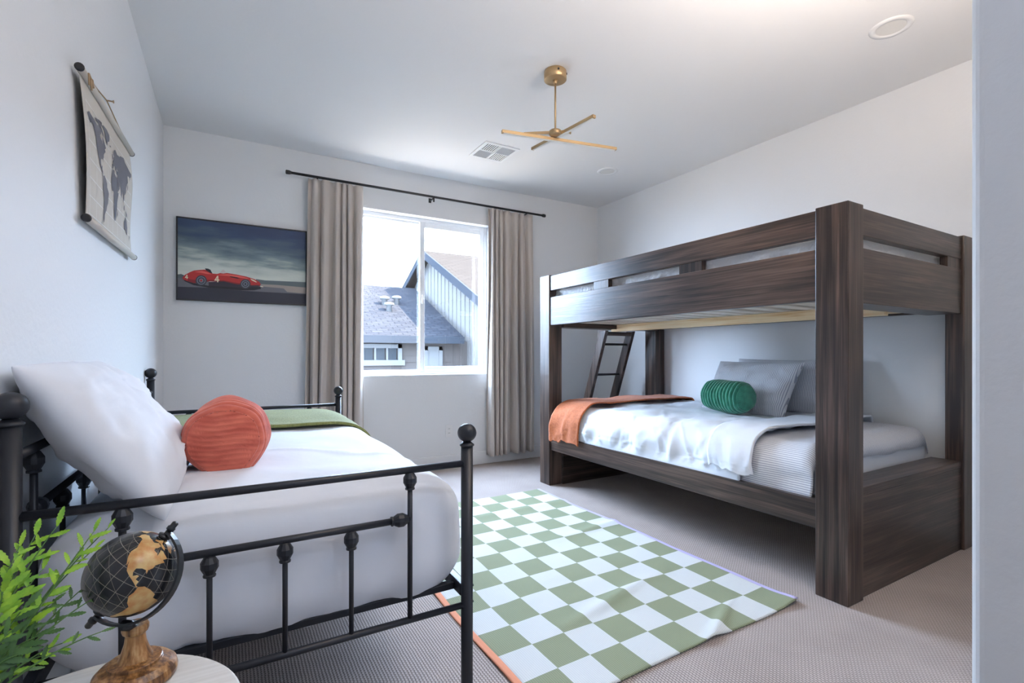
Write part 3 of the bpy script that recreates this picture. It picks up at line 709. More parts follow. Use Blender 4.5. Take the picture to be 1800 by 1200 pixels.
# ================================================================== DAYBED
BX0, BX1, BY0, BY1 = -.388, .636, 1.38, 3.445
db = thing('daybed', ((BX0+BX1)/2, (BY0+BY1)/2, 0), 'black metal daybed with ball-topped posts along the left wall', 'bed')
def post(x, y, h):
    p = lathe('post', [(.0175, 0), (.0185, .004), (.0185, h-.073)], (x, y, 0), 'black_metal', db, 20)
    lathe('collar', [(.0185, 0), (.0225, .002), (.0225, .006), (.017, .010), (.011, .016)], (x, y, h-.073), 'black_metal', p, 20)
    pr = [(.010, 0)]+[(.0295*math.sin(t), .0255-.0285*math.cos(t)) for t in np.linspace(.4, math.pi-.02, 14)]
    lathe('ball_finial', pr, (x, y, h-.057), 'black_metal', p, 24)
    for zz_ in (.36, .31): lathe('bolt', [(.004, 0), (.004, .0035)], (x+.0175, y, zz_), 'black_metal', p, 8, axis=(1, 0, 0))
for y in (BY0, BY1): post(BX1, y, .866); post(BX0, y, 1.002)
KN = [(.008, 0), (.012, .003), (.0195, .016), (.0195, .030), (.012, .044), (.014, .046), (.014, .050), (.008, .052)]
def knob(p, axis, parent): return lathe('knob', KN, p, 'black_metal', parent, 12, axis=axis, smooth=False)
def panel_x(y, xa, xb, zt_, zm, zb_, inset, nshort):
    lathe('top_rail', [(.0105, 0), (.0105, xb-xa)], (xa, y, zt_), 'black_metal', db, 14, axis=(1, 0, 0))
    lathe('bottom_rail', [(.0095, 0), (.0095, xb-xa)], (xa, y, zb_), 'black_metal', db, 14, axis=(1, 0, 0))
    xi, xj = xa+inset, xb-inset
    mr = lathe('middle_rail', [(.0095, 0), (.0095, xj-xi)], (xi, y, zm), 'black_metal', db, 14, axis=(1, 0, 0))
    knob((xi+.005, y, zm), (1, 0, 0), mr); knob((xj-.005, y, zm), (-1, 0, 0), mr)
    for x in (xi, xj):
        s_ = lathe('spindle', [(.0075, 0), (.0075, zt_-zb_)], (x, y, zb_), 'black_metal', db, 12); knob((x, y, zt_-.006), (0, 0, -1), s_)
    for k in range(1, nshort+1):
        x = xi+(xj-xi)*k/(nshort+1)
        s_ = lathe('spindle', [(.0065, 0), (.0065, zm-zb_)], (x, y, zb_), 'black_metal', db, 12); knob((x, y, zm-.006), (0, 0, -1), s_)
for y in (BY0, BY1): panel_x(y, BX0, BX1, .741, .600, .306, .1815, 3)
# back panel along the wall
lathe('back_top_rail', [(.0105, 0), (.0105, BY1-BY0)], (BX0, BY0, .862), 'black_metal', db, 14, axis=(0, 1, 0))
lathe('back_bottom_rail', [(.0095, 0), (.0095, BY1-BY0)], (BX0, BY0, .306), 'black_metal', db, 14, axis=(0, 1, 0))
ya, yb_ = BY0+.14, BY1-.14
mr = lathe('back_middle_rail', [(.0095, 0), (.0095, yb_-ya)], (BX0, ya, .722), 'black_metal', db, 14, axis=(0, 1, 0))
knob((BX0, ya+.005, .722), (0, 1, 0), mr); knob((BX0, yb_-.005, .722), (0, -1, 0), mr)
for y in (ya, yb_):
    s_ = lathe('spindle', [(.0075, 0), (.0075, .556)], (BX0, y, .306), 'black_metal', db, 12); knob((BX0, y, .856), (0, 0, -1), s_)
for k in range(1, 8):
    y = ya+(yb_-ya)*k/8
    s_ = lathe('spindle', [(.0065, 0), (.0065, .416)], (BX0, y, .306), 'black_metal', db, 12); knob((BX0, y, .716), (0, 0, -1), s_)
# mattress base: angle-iron rails and cross slats
box('side_rail', BX1-.014, BX1+.012, BY0+.02, BY1-.02, .325, .362, 'black_metal', db, .003)
box('side_rail', BX0-.005, BX0+.02, BY0+.02, BY1-.02, .325, .362, 'black_metal', db, .003)
for y in (BY0+.078, BY1-.078): box('end_rail', BX0+.02, BX1-.014, y-.012, y+.012, .328, .350, 'black_metal', db, .003)
sl0 = None
for k in range(9):
    y = BY0+.25+k*.197
    if sl0 is None: sl0 = box('cross_slat', BX0+.02, BX1-.014, y-.02, y+.02, .343, .350, 'black_metal', db)
    else: copy_of(sl0, 'cross_slat', db, (ORG[sl0][0], y, ORG[sl0][2]))

# bedspread over the mattress (white)
def cloth_box(name, lo, hi, rad, res, mat, disp, drop_bottom=True, parent=None, uvf=None):
    P, Fc, Nn = rounded_box(lo, hi, rad, res)
    P2 = P+Nn*disp(P, Nn)[:, None]
    if drop_bottom: Fc = [f for f in Fc if not all(P[i][2] < lo[2]+1e-4 for i in f)]
    return mesh(name, P2, Fc, mat, parent, True, uvs=None if uvf is None else uvf(P))
TOPZ = .705
mt = box('daybed_mattress', BX0+.05, BX1-.05, BY0+.09, BY1-.09, .352, .62, 'white_cotton', None, .08, 5)
tag(mt, 'white mattress of the black metal daybed under the white bedspread', 'mattress')
def disp_day(P, Nn):
    x, y, z = P.T; top = np.clip(Nn[:, 2], 0, 1)
    d = .010*fbm(x*2.5, y*2.2, z*2, 2)+.006*top*fbm(x*5, y*3, 0, 2)
    d = d+top*.007*(ridge(x*2.0+.4*np.sin(y*3), y*6.5+x*1.2, 2.0, 6))               # creases across the top
    side = np.clip(Nn[:, 0], 0, 1); end = np.clip(-Nn[:, 1], 0, 1)
    low = np.clip((.66-z)/.3, 0, 1)
    d = d+end*low*.012*np.sin(x*12+2*np.sin(x*3))*.7+end*.006*ridge(x*7, z*2, 4.0, 3)*low
    d = d+side*low*.016*np.sin(y*10+1.5*np.sin(y*2.3))
    stp = np.clip((y-1.485-.012*np.sin(x*9))/.006, 0, 1); d = d+top*.014*(stp-1)
    return d
bs = cloth_box('bedspread', (BX0+.022, BY0+.040, .318), (BX1+.022, BY1-.03, TOPZ), (.19, .085, .13), .016, 'white_cotton', disp_day)
# ragged hem
me = bs.data
for v in me.vertices:
    wz = v.co.z+ORG[bs].z
    if wz < .388: v.co.z += (.020*float(vnoise(v.co.x*9, v.co.y*9, 2.0))+.010*float(vnoise(v.co.x*26, v.co.y*26, 5.0)))*(.388-wz)/.07
tag(bs, 'plain white bedspread covering the black metal daybed', 'bedspread')

# green throw over the far end of the daybed
nu, nv = 90, 26; V = []
ya, yb_ = 2.70, 3.40
for i in range(nu):
    s = i/(nu-1)*1.36
    for j in range(nv):
        y = ya+(yb_-ya)*j/(nv-1)
        if s < .77: x = -.30+s; z = TOPZ+.012
        else:
            k = min((s-.77)/.27, 1); a_ = k*math.pi/2
            x = .47+.202*math.sin(a_); z = TOPZ+.012-.14*(1-math.cos(a_)); z -= max(0, s-1.04)*.95
        z += .006*float(fbm(x*4, y*4, 1.0, 2)) + .006*math.sin(math.pi*j/(nv-1)); x += (.006*math.sin(y*30) if s > 1.04 else 0)
        V.append((x, y+.012*math.sin(s*5)*(1 if j < 3 else .4), z+.006))
gt = mesh('throw_blanket', V, gridf(nu, nv), 'green_throw', None, True); solidify(gt, .014, 0)
tag(gt, 'olive green knitted throw across the far end of the daybed', 'blanket')

# pillows
def pillow(name, mat, a, b, th, M, seed, stripes=None, pinch=.06, wr=.006):
    n = 56; V = []; Fc = []; UV = []
    lin = np.sin(np.linspace(-math.pi/2, math.pi/2, n)); U, Vv = np.meshgrid(lin, lin, indexing='ij')
    for sgn in (1, -1):
        prof = np.clip((1-U**2), 0, 1)**.42*np.clip((1-Vv**2), 0, 1)**.42
        X = a*U*(1-pinch*(1-Vv**2)); Yy = b*Vv*(1-pinch*(1-U**2))
        w = wr*fbm(U*2.2+seed, Vv*2.2, sgn*3.0, 3)+wr*.9*(ridge(U*1.5+Vv*2.4+seed, Vv*1.1-U*1.2, sgn, 5)-.25)
        edge = np.clip((1-np.maximum(np.abs(U), np.abs(Vv)))*6, 0, 1)
        Z = sgn*(th*prof+w*edge)
        b0_ = len(V); pts = np.stack([X, Yy, Z], -1).reshape(-1, 3)
        V += pts.tolist(); UV += np.stack([X*(stripes or 1), Yy], -1).reshape(-1, 2).tolist()
        f = gridf(n, n, b0_); Fc += f if sgn > 0 else [tuple(reversed(q_)) for q_ in f]
    bm = bmesh.new()
    V = xf(V, M); o = mesh(name, V, Fc, mat, None, True, uvs=UV)
    bm.from_mesh(o.data); bmesh.ops.remove_doubles(bm, verts=bm.verts, dist=.0004); bm.to_mesh(o.data); bm.free()
    return o
def frame_matrix(center, ux, uy):
    ux = Vector(ux).normalized(); uy = Vector(uy); uy = (uy-ux*uy.dot(ux)).normalized(); uz = ux.cross(uy)
    return Matrix(((ux.x, uy.x, uz.x, center[0]), (ux.y, uy.y, uz.y, center[1]), (ux.z, uy.z, uz.z, center[2]), (0, 0, 0, 1)))
M = frame_matrix((-.262, 1.765, .868), (0.0, 1, 0.0), (-.58, .0, .81))
pl = pillow('pillow', 'white_cotton', .36, .225, .098, M, 3.0, wr=.013, pinch=.045)
tag(pl, 'plump plain white pillow leaning in the near corner of the daybed', 'pillow')

# bolster cushions with pleated velvet
def bolster(name, mat, center, axis, rad, half, nrib, label, cat, endmat=None, amp=.004, face_ribs='radial'):
    n = 160; prof = []
    ax = Vector(axis).normalized()
    # side with round shoulders, then flat-ish caps
    NS = 168; V = []; Fc = []
    rings = []
    for i in range(NS+1):
        t = -1+2*i/NS; zz_ = half*t
        rr = rad*(1-.16*abs(t)**5)
        rr -= amp*2*(1-abs(math.sin(math.pi*nrib*(i/NS))))**1.4
        rings.append((rr, zz_))
    cap = [(rad*.82*k, half*1.0+.014*(1-k*k)) for k in ([.97, .9, .75, .55, .3, .08] if face_ribs == 'radial' else [1-.018*i for i in range(1, 55)])]
    full = [(r, -z) for r, z in reversed(cap)]+rings+cap
    for r, z in full:
        onc = abs(z) >= half*.999
        for k in range(n):
            a_ = 2*math.pi*k/n; q_ = r
            zz_ = z
            if onc and r < rad*.815: zz_ = z+math.copysign(.0065*(abs(math.sin(a_*16))-.5)*min(1, r/rad*1.6), z) if face_ribs == 'radial' else z+math.copysign(.0045*(abs(math.sin(math.pi*(r*math.sin(a_)+.006*math.sin(r*math.cos(a_)*30))/.0155))**.6-.5), z)
            lump = 1+.025*math.sin(a_*3+z*20)+.012*math.sin(a_*7+1)
            V.append((q_*math.cos(a_)*lump, q_*math.sin(a_)*lump, zz_))
    for i in range(len(full)-1):
        for k in range(n): Fc.append((i*n+k, i*n+(k+1) % n, (i+1)*n+(k+1) % n, (i+1)*n+k))
    Fc.append(tuple(reversed(range(n)))); m_ = (len(full)-1)*n; Fc.append(tuple(m_+k for k in range(n)))
    Mx = Matrix.Translation(center) @ Vector((0, 0, 1)).rotation_difference(ax).to_matrix().to_4x4()
    o = mesh(name, xf(V, Mx), Fc, mat, None, True); return tag(o, label, cat)
bolster('round_cushion', 'coral_velvet', (-.002, 1.870, TOPZ+.107), (.10, 1, .03), .122, .122, 9, 'coral pleated velvet round cushion beside the white pillow', 'cushion', amp=.005, face_ribs='straight')

# ================================================================== BUNK BED
QX0, QX1, QY0, QY1, QH = 2.278, 3.612, 1.087, 3.472, 1.733
PW = .137
bk = thing('bunk_bed', ((QX0+QX1)/2, (QY0+QY1)/2, 0), 'dark stained wooden bunk bed along the right wall', 'bunk bed')
BV = .004
box('post', QX0, QX0+.128, QY0, QY0+PW, 0, QH, 'dark_wood_z', bk, BV)
box('post', QX0, QX0+.128, QY1-PW, QY1, 0, QH, 'dark_wood_z', bk, BV)
box('post', QX1-.115, QX1, QY0, QY0+.085, 0, QH, 'dark_wood_z', bk, BV)
box('post', QX1-.115, QX1, QY1-PW, QY1, 0, QH, 'dark_wood_z', bk, BV)
fx0, fx1 = QX0+.010, QX0+.052
ya, yb_ = QY0+PW, QY1-PW
RZ0, RZ1, SZ0, SZ1 = 1.603, 1.724, 1.318, 1.548
box('guard_rail', fx0, fx1, ya, yb_, RZ0, RZ1, 'dark_wood_y', bk, .003)
box('side_board', fx0, fx1, ya, yb_, SZ0, SZ1, 'dark_wood_y', bk, .003)
for y0, y1 in ((1.845, 2.003), (2.625, 2.783)): box('rail_block', fx0+.004, fx1-.004, y0, y1, SZ1, RZ0, 'dark_wood_z', bk)
box('guard_rail', QX1-.05, QX1-.008, QY0+.085, yb_, RZ0, RZ1, 'dark_wood_y', bk, .003)
box('side_board', QX1-.05, QX1-.008, QY0+.085, yb_, SZ0, SZ1, 'dark_wood_y', bk, .003)
for y in (1.92, 2.70): box('rail_block', QX1-.046, QX1-.012, y-.08, y+.08, SZ1, RZ0, 'dark_wood_z', bk)
for y0, y1 in ((QY0+.012, QY0+.054), (QY1-.054, QY1-.012)):
    box('end_guard_rail', QX0+.128, QX1-.115, y0, y1, RZ0, RZ1, 'dark_wood_x', bk, .003)
    box('end_board', QX0+.128, QX1-.115, y0, y1, SZ0-.015, SZ1, 'dark_wood_x', bk, .003)
    xm_ = QX1-.115
    box('rail_block', xm_-.17, xm_, y0+.004, y1-.004, SZ1, RZ0, 'dark_wood_z', bk)
box('end_cleat', QX0+.128, QX1-.115, QY0+.054, QY0+.165, SZ0-.015, SZ0+.02, 'dark_wood_x', bk)
box('end_cleat', QX0+.128, QX1-.115, QY1-.165, QY1-.054, SZ0-.015, SZ0+.02, 'dark_wood_x', bk)
for x0, x1 in ((fx1, fx1+.03), (QX1-.08, QX1-.05)): box('slat_ledger', x0, x1, ya+.03, yb_-.03, SZ0+.012, 1.342, 'pine_y', bk)
box('centre_beam', 2.985, 3.03, QY0+.165, QY1-.09, 1.283, 1.342, 'pine_y', bk, .003)
s0 = None
for k in range(14):
    y = 1.31+k*.1505
    if s0 is None: s0 = box('slat', fx1+.002, QX1-.052, y-.045, y+.045, 1.342, 1.360, 'slat_wood', bk, .002)
    else: copy_of(s0, 'slat', bk, (ORG[s0][0], y, ORG[s0][2]))
# lower bunk
LZ0, LZ1 = .292, .420
box('lower_side_rail', fx0+.004, fx1, ya, yb_, LZ0, LZ1, 'dark_wood_y', bk, .003)
box('lower_side_rail', QX1-.05, QX1-.008, QY0+.085, yb_, LZ0, LZ1, 'dark_wood_y', bk, .003)
for y0, y1, yo in ((QY0+.014, QY0+.155, QY0+.014), (QY1-.155, QY1-.014, QY1-.052)):
    box('end_panel', QX0+.128, QX1-.10, yo, yo+.038, 0, .452, 'dark_wood_x', bk, .002)
    box('end_panel', QX0+.128, QX1-.10, (y1-.03) if yo < 2 else y0, y1 if yo < 2 else y0+.03, 0, .452, 'dark_wood_x', bk, .002)
    box('end_ledge', QX0+.128, QX1-.10, y0, y1, .452, .487, 'dark_wood_x', bk, .003)
s0 = None
for k in range(13):
    y = 1.36+k*.155
    if s0 is None: s0 = box('lower_slat', fx1+.002, QX1-.052, y-.05, y+.05, .385, .403, 'slat_wood', bk, .002)
    else: copy_of(s0, 'lower_slat', bk, (ORG[s0][0], y, ORG[s0][2]))

# upper mattress
def disp_up(P, Nn):
    x, y, z = P.T
    return .007*fbm(y*9, z*11, x*5, 2)+.016*ridge(y*8+z*14, z*12-y*3, x*3, 4)-.006
um = cloth_box('upper_mattress', (fx1+.012, QY0+.062, 1.361), (QX1-.062, QY1-.06, 1.64), .05, .016, 'white_quilt', disp_up, False)
tag(um, 'white crinkled mattress on the upper bunk behind the guard rail', 'mattress')

# lower mattress, sheet, duvet, throw
LX0, LX1, LY0, LY1, LT = 2.350, QX1-.06, QY0+.165, QY1-.165, .640
lm = box('lower_mattress', LX0+.03, LX1, LY0+.02, LY1-.01, .404, LT-.03, 'white_cotton', None, .04, 4)
tag(lm, 'white mattress of the lower bunk under the bedding', 'mattress')
def lower_cloth(name, y0, y1, off, zb_, mat, label, cat, seed, wamp, y_wave=0.0, stripes=False, xback=None, thick=.006, xoff=0.0, near_drop=False, hem=0.0, tucked=False):
    xb = xback if xback else LX1-.01
    R_ = .13; pts = []                       # profile from the wall over the top and down the front
    xt = LX0+R_-.02
    nA = 60
    for i in range(8): a_ = (8-i)/8*math.pi/2; pts.append((xb-.05+.05*math.sin(a_), LT+off-.05*(1-math.cos(a_)), 0))
    for i in range(nA): pts.append((xb-.05+(xt-xb+.05)*i/(nA-1), LT+off, 0))
    for i in range(1, 19):
        a_ = i/18*math.pi/2; pts.append((xt-(R_+off)*math.sin(a_), LT-R_+(R_+off)*math.cos(a_), a_/(math.pi/2)))
    nB = 30
    for i in range(1, nB+1): pts.append((LX0-.02-off, LT-R_+(zb_-(LT-R_))*i/nB, 1))
    ny = int((y1-y0)/.012)+2; nn = len(pts); V = np.zeros((nn, ny, 3)); UV = np.zeros((nn, ny, 2))
    pa = np.array(pts); ln = np.concatenate([[0], np.cumsum(np.hypot(np.diff(pa[:, 0]), np.diff(pa[:, 1])))])
    ys = np.linspace(y0, y1, ny); Yg = np.broadcast_to(ys, (nn, ny)); sg = np.broadcast_to(ln[:, None], (nn, ny)); dn = pa[:, 2][:, None]
    fold = wamp*(.55*np.sin(Yg*14+2.2*np.sin(Yg*3+seed)+seed)+.9*ridge(Yg*5+seed, sg*1.2, seed, 4)+.5*fbm(Yg*6, sg*3, seed, 2))
    soft = wamp*.55*fbm(Yg*4+seed, sg*4, 7.0, 3)+wamp*.5*(ridge(Yg*4+sg*3, sg*4-Yg*2, seed, 6))*np.clip(dn+.5, 0, 1)
    crease = wamp*.45*(ridge(Yg*9+sg*5+seed, sg*3-Yg*3, seed+3, 5)+.7*ridge(Yg*16-sg*6, sg*7+Yg, seed+6, 6)-.3)
    dd = fold*dn**1.5+soft*(1-.5*dn)+crease*(.35+.65*np.clip(dn*1.3, 0, 1))
    if tucked: dd = dd*(1-np.clip((sg-ln[-1]+.075)/.05, 0, 1))
    V[..., 0] = pa[:, 0][:, None]-dd*dn+xoff*dn; V[..., 2] = pa[:, 1][:, None]+dd*(1-dn)
    if near_drop:
        q_ = np.clip((y0+.07-Yg)/.07, 0, 1); V[..., 2] -= .10*(1-np.sqrt(np.clip(1-q_**2, 0, 1)))*(1-dn)
    edge = np.clip((sg-ln[-1]+.08)/.08, 0, 1)
    V[..., 2] += edge*hem*(np.sin(Yg*21+seed)+1.4*vnoise(Yg*30, 1.0, seed))
    V[..., 1] = Yg+y_wave*np.sin(sg*5+seed)+.35*wamp*fbm(sg*6, Yg, seed)
    UV[..., 0] = Yg*(1/.0105) if stripes == 'y' else sg*(1/.0105); UV[..., 1] = sg
    fc = gridf(nn, ny)
    o = mesh(name, V.reshape(-1, 3), [tuple(reversed(f)) for f in fc], mat, None, True, uvs=UV.reshape(-1, 2)); solidify(o, thick, 0)
    return tag(o, label, cat)
lower_cloth('fitted_sheet', LY0+.012, 1.80, .004, .405, 'striped_cotton', 'grey pinstriped white sheet on the lower bunk beside the near post', 'sheet', 1.0, .014, stripes='s', near_drop=True, tucked=True)
lower_cloth('duvet', 1.62, LY1-.012, .026, .402, 'white_cotton', 'rumpled white duvet on the lower bunk beneath the orange throw', 'duvet', 4.0, .026, thick=.012, tucked=True)
lower_cloth('folded_sheet', 1.53, 1.79, .046, .47, 'white_cotton', 'white folded-back sheet band on the lower bunk between duvet and pinstriped sheet', 'sheet', 2.3, .012, y_wave=.02, thick=.012, hem=.008)
lower_cloth('throw_blanket', 2.93, 3.285, .062, .395, 'orange_throw', 'burnt orange woven throw over the foot of the lower bunk', 'blanket', 6.0, .013, y_wave=.012, thick=.010, hem=.010)

# pillows on the lower bunk
def lean(cx, cy, cz, ang, yawd):
    """pillow plane leaning on the right wall; ang from horizontal"""
    a_ = math.radians(ang); w = math.radians(yawd)
    return frame_matrix((cx, cy, cz), (math.sin(w), math.cos(w), 0), (math.cos(a_)*math.cos(w), -math.cos(a_)*math.sin(w), math.sin(a_)))
p1 = pillow('pillow', 'striped_cotton', .345, .215, .085, lean(3.262, 2.215, .838, 60, 4), 5.0, stripes=1/.0105, wr=.009)
tag(p1, 'grey pinstriped pillow directly behind the green bolster on the lower bunk', 'pillow')
p2 = pillow('pillow', 'striped_cotton', .41, .20, .062, lean(3.475, 2.07, .852, 76, 0), 9.0, stripes=1/.0105, wr=.007)
tag(p2, 'long grey pinstriped pillow against the wall, half hidden by the near bunk post', 'pillow')
bolster('bolster_cushion', 'green_velvet', (2.98, 2.185, LT+.150), (-.16, -1, 0), .112, .160, 12, 'emerald green pleated velvet bolster on the lower bunk', 'cushion', amp=.010)

# ladder at the far end of the bunk
ld = thing('bunk_ladder', (3.185, 3.75, 0), 'black wooden ladder leaning against the far end of the bunk', 'ladder')
def lad(z): return 3.992-.366*z
for x in (3.018, 3.352):
    V = []
    for z in (0.0, 1.30):
        y = lad(z); V += [(x-.018, y-.045, z), (x+.018, y-.045, z), (x+.018, y+.045, z), (x-.018, y+.045, z)]
    o = mesh('ladder_rail', V, BOXF, 'dark_wood_z', ld); md = o.modifiers.new('bevel', 'BEVEL'); md.width = .003
for z in (.28, .56, .885, 1.175):
    lathe('rung', [(.011, 0), (.011, .334)], (3.018, lad(z), z), 'rod_metal', ld, 10, axis=(1, 0, 0))
box('top_tread', 3.036, 3.334, lad(1.28)-.035, lad(1.28)+.035, 1.255, 1.29, 'dark_wood_x', ld, .002)

# ================================================================== SIDE TABLE, GLOBE, PLANT
TZ, TX, TY, TR = .545, -.187, .878, .205
tb = thing('side_table', (TX, TY, 0), 'small round off-white side table in the near left corner', 'table')
lathe('table_top', [(TR-.006, -.022), (TR, -.018), (TR, -.004), (TR-.004, 0)], (TX, TY, TZ), 'table_wood', tb, 72, smooth=False)
for k in range(3):
    a_ = .5+k*2*math.pi/3
    tube('leg', [(TX+.10*math.cos(a_), TY+.10*math.sin(a_), TZ-.022), (TX+.17*math.cos(a_), TY+.17*math.sin(a_), 0)], [.016, .010], 'table_wood', tb, 12)
# globe
GD = .80
r_ = ray(234, 1007); gc = np.array([0, 0, CH])+r_*GD
gb = np.array([0, 0, CH])+ray(238, 1095)*GD
GR = .0645
gl_ = thing('desk_globe', (gb[0], gb[1], TZ), 'small antique style black and tan globe on a turned wooden stand', 'globe')
h_ = gb[2]-TZ
base_prof = [(.052, 0), (.057, .003), (.058, .010), (.056, .018), (.048, .026), (.0375, .0295), (.0370, .0298), (.0368, .0335), (.0355, .0345), (.026, .036), (.0235, .0365), (.0225, .039), (.0185, .050), (.0150, .062), (.0135, h_-.017), (.0136, h_-.0165), (.0172, h_-.013), (.0185, h_-.009), (.0185, h_-.004), (.0165, h_)]
lathe('stand', base_prof, (gb[0], gb[1], TZ), 'turned_wood', gl_, 64, smooth=False)
axis = Vector(_R*112+np.array([0, 0, 160.0])+_F*60).normalized()
C = Vector(gc)
meridian = 264.0
e3 = axis; view = (Vector((0, 0, CH))-C).normalized(); e1_ = (view-e3*view.dot(e3)).normalized(); e2_ = e3.cross(e1_)
def sph(lon, lat, R0):
    lo = math.radians(lon-meridian); la = math.radians(lat)
    return C+(e1_*(math.cos(la)*math.cos(lo))+e2_*(math.cos(la)*math.sin(lo))+e3*math.sin(la))*R0
nl, nm2 = 73, 37; V = []; UV = []
for i in range(nl):
    for j in range(nm2):
        lon, lat = -180+i*5, -89.9+j*179.8/36; V.append(tuple(sph(lon, lat, GR))); UV.append((lon+360, lat+180))
ball = mesh('globe_ball', V, gridf(nl, nm2), 'globe_ocean', gl_, True, uvs=UV)
LV, LF = land_tris(7)
V = [tuple(sph(lo, la, GR+.0004)) for lo, la in LV]
lnd = mesh('printed_land', V, faces_towards(V, LF, lambda p: np.array(Vector(p)-C)), 'globe_land', ball, True)
# half meridian arm around the lower right, pins and nuts
pp = []; side = Vector(_R); side = (side-axis*side.dot(axis)).normalized()
RA = GR+.011
for k in range(25):
    t = math.pi*k/24; pp.append(C+axis*(RA*math.cos(t))+side*(RA*math.sin(t)))
V = []; Fc = []
wv_ = axis.cross(side)
for i, p in enumerate(pp):
    rad_ = (p-C).normalized()
    for a_, b_ in ((-.006, -.0018), (.006, -.0018), (.006, .0018), (-.006, .0018)): V.append(tuple(p+wv_*a_+rad_*b_))
for i in range(len(pp)-1):
    for k in range(4): Fc.append((i*4+k, i*4+(k+1) % 4, i*4+4+(k+1) % 4, i*4+4+k))
Fc += [(3, 2, 1, 0), tuple(len(V)-4+k for k in range(4))]
arm = mesh('meridian_arm', V, Fc, 'rod_metal', gl_)
for sg_ in (1, -1):
    lathe('pin', [(.010, 0), (.010, .003), (.004, .004), (.004, .012), (.0065, .013), (.0065, .018), (.005, .019), (.005, .026), (.003, .028)], C+axis*sg_*(GR+.002), 'rod_metal', arm, 12, axis=axis*sg_)
low = min(pp, key=lambda p: (p-Vector(gb)).length)
tube('neck', [Vector(gb)-Vector((0, 0, .004)), low], .008, 'rod_metal', gl_, 12)

# plant: feathery sprigs from a pot on the table
pt_ = thing('potted_plant', (-.285, .845, TZ), 'bright green feathery leaved plant at the near left edge of the table', 'plant')
lathe('pot', [(.038, 0), (.045, .005), (.052, .085), (.054, .09), (.047, .09), (.045, .075)], (-.285, .845, TZ), 'pot_white', pt_, 28)
def leaf_mesh(name, mat):
    n = 12; V = []; Fc = []
    for i in range(n+1):
        t = i/n; w = .125*math.sin(math.pi*min(1, t*.96+.02))**.7*(1+.16*(1 if i % 2 else -1)*(0 < i < n))
        if i == n: w = .004
        V += [(-w, t, .05*math.sin(math.pi*t)+.05*w), (0, t, .05*math.sin(math.pi*t)-.02), (w, t, .05*math.sin(math.pi*t)+.05*w)]
    for i in range(n):
        for k in (0, 1): Fc.append((i*3+k, i*3+k+1, i*3+3+k+1, i*3+3+k))
    me = bpy.data.meshes.new(name); me.from_pydata(V, [], Fc); me.materials.append(MATS[mat])
    me.polygons.foreach_set('use_smooth', [True]*len(me.polygons)); return me
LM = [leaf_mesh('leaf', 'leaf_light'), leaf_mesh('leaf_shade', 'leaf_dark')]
rng = random.Random(11)
PT = Vector((-.285, .845, TZ+.08))
def sprig(tip, nl_, lsize, kind, side_bend=0.0):
    tip = Vector(tip); mid = PT.lerp(tip, .5)+Vector((rng.uniform(-.015, .015)+side_bend, rng.uniform(-.015, .015), .03))
    path = [PT*(1-t)**2+mid*2*t*(1-t)+tip*t*t for t in np.linspace(0, 1, 12)]
    sg = tube('sprig', path, [.0022-.0015*i/11 for i in range(12)], 'stem_green', pt_, 6)
    o_ = ORG[sg]
    for k in range(nl_):
        f = .35+.65*k/max(1, nl_-1); i = min(10, int(f*11)); p = path[i].lerp(path[i+1], f*11-i) if f < 1 else path[-1]
        tan = (path[min(i+1, 11)]-path[max(i-1, 0)]).normalized()
        sd = 1 if k % 2 else -1
        lat = tan.cross(Vector((.3*rng.uniform(-1, 1), -1, .3))).normalized()*sd
        d_ = (tan*.75+lat*(.75 if k < nl_-1 else .05)+Vector((rng.uniform(-.15, .15), rng.uniform(-.25, .25), rng.uniform(-.1, .2)))).normalized()
        nrm = (Vector((.1, -.8, .6))+Vector((rng.uniform(-.5, .5), rng.uniform(-.3, .3), rng.uniform(-.4, .4))))
        nx = d_.cross(nrm).normalized(); nz_ = nx.cross(d_)
        s = lsize*rng.uniform(.8, 1.15)*(1-.25*(f-.35))
        lf = bpy.data.objects.new('leaf', LM[kind]); COL.objects.link(lf); lf.parent = sg
        lf.matrix_local = Matrix(((nx.x*s, d_.x*s, nz_.x*s, p.x-o_.x), (nx.y*s, d_.y*s, nz_.y*s, p.y-o_.y), (nx.z*s, d_.z*s, nz_.z*s, p.z-o_.z), (0, 0, 0, 1)))
def at(u, v, dep): return np.array([0, 0, CH])+ray(u, v)*dep
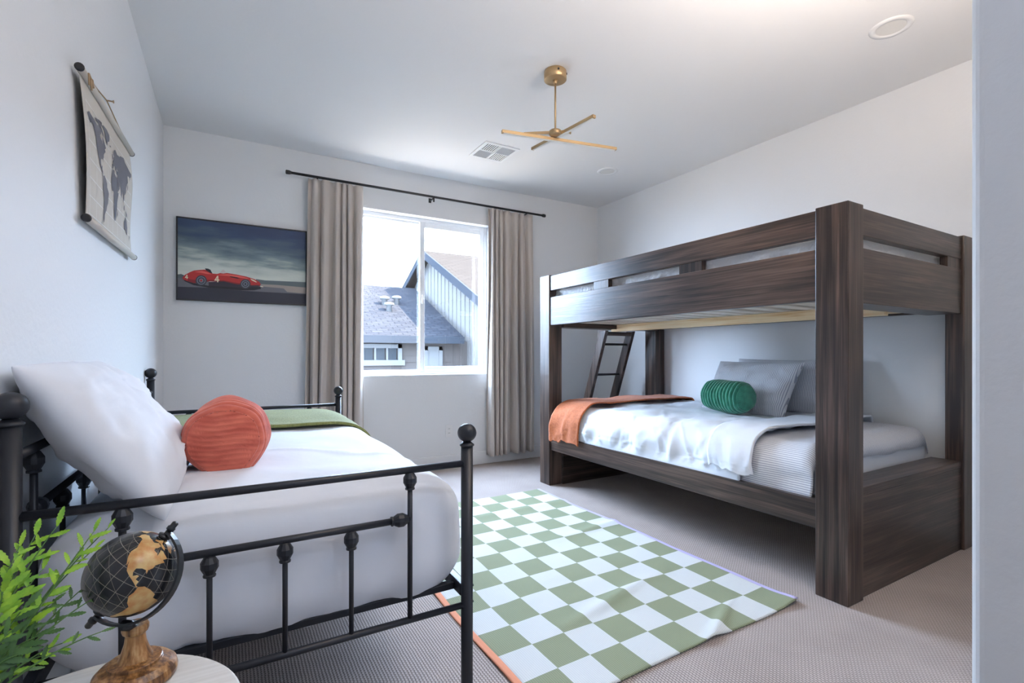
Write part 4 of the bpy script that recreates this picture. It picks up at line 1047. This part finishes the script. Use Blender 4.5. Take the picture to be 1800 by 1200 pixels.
for u, v, dp, nl_, ls, kd in ((62, 940, .72, 9, .034, 0), (100, 925, .73, 9, .032, 0), (165, 934, .76, 11, .030, 0), (190, 928, .78, 6, .020, 0), (35, 960, .70, 9, .034, 0),
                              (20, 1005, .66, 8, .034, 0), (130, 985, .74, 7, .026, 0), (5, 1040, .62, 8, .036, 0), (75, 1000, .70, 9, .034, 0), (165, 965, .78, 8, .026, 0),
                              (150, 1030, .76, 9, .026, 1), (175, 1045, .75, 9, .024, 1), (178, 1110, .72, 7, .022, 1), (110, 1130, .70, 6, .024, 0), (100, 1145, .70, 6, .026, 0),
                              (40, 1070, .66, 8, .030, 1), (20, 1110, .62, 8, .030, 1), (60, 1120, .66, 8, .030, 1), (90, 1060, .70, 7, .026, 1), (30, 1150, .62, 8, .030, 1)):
    sprig(at(u, v, dp), nl_, ls, kd)

# ================================================================== ADDED FILL LAMPS OUT OF VIEW (brighten the room beyond its daylight)
FLX, FLY = 1.63, .385
fl = thing('fill_floor_lamp', (FLX, FLY, 0), 'black uplighter floor lamp added as fill, out of view behind the near wall corner', 'lamp')
lathe('base', [(.13, 0), (.13, .012), (.02, .022)], (FLX, FLY, 0), 'rod_metal', fl, 32)
lathe('pole', [(.011, .02), (.011, 1.87)], (FLX, FLY, 0), 'rod_metal', fl, 12)
V, Fc = lathe_vf([(.02, 1.85), (.05, 1.88), (.072, 1.93), (.082, 1.98)], 36)
o = mesh('shade', xf(V, Matrix.Translation((FLX, FLY, 0))), Fc[:-1], 'rod_metal', fl, True); solidify(o, .003, 0)
def lamp(name, loc, rot, size, watts, col, shape='DISK'):
    d = bpy.data.lights.new(name, 'AREA'); d.shape = shape; d.size = size; d.energy = watts; d.color = col
    o = bpy.data.objects.new(name, d); o.location = loc; o.rotation_euler = rot; COL.objects.link(o)
lamp('fill_floor_lamp_area', (FLX, FLY, 1.975), (math.pi, 0, 0), .14, 30, (1.0, .85, .73))  # warm fill bounced off the ceiling, from the added unseen uplighter
hl = thing('fill_flush_light', (.71, -.40, ZC), 'round white flush ceiling light added as fill in the entry hall behind the camera', 'light fixture')
V, Fc = lathe_vf([(.20, -.05), (.21, -.045), (.21, 0)], 40)
mesh('rim', xf(V, Matrix.Translation((.71, -.40, ZC))), Fc[:-2], 'plastic_white', hl, True)
lathe('diffuser', [(.19, -.03), (.19, -.02)], (.71, -.40, ZC), 'lamp_diffuser', hl, 40)
lamp('fill_flush_light_area', (.71, -.40, ZC-.045), (0, 0, 0), .37, 6.5, (.72, .80, 1.0))  # cool fill from behind the camera, an added ceiling light
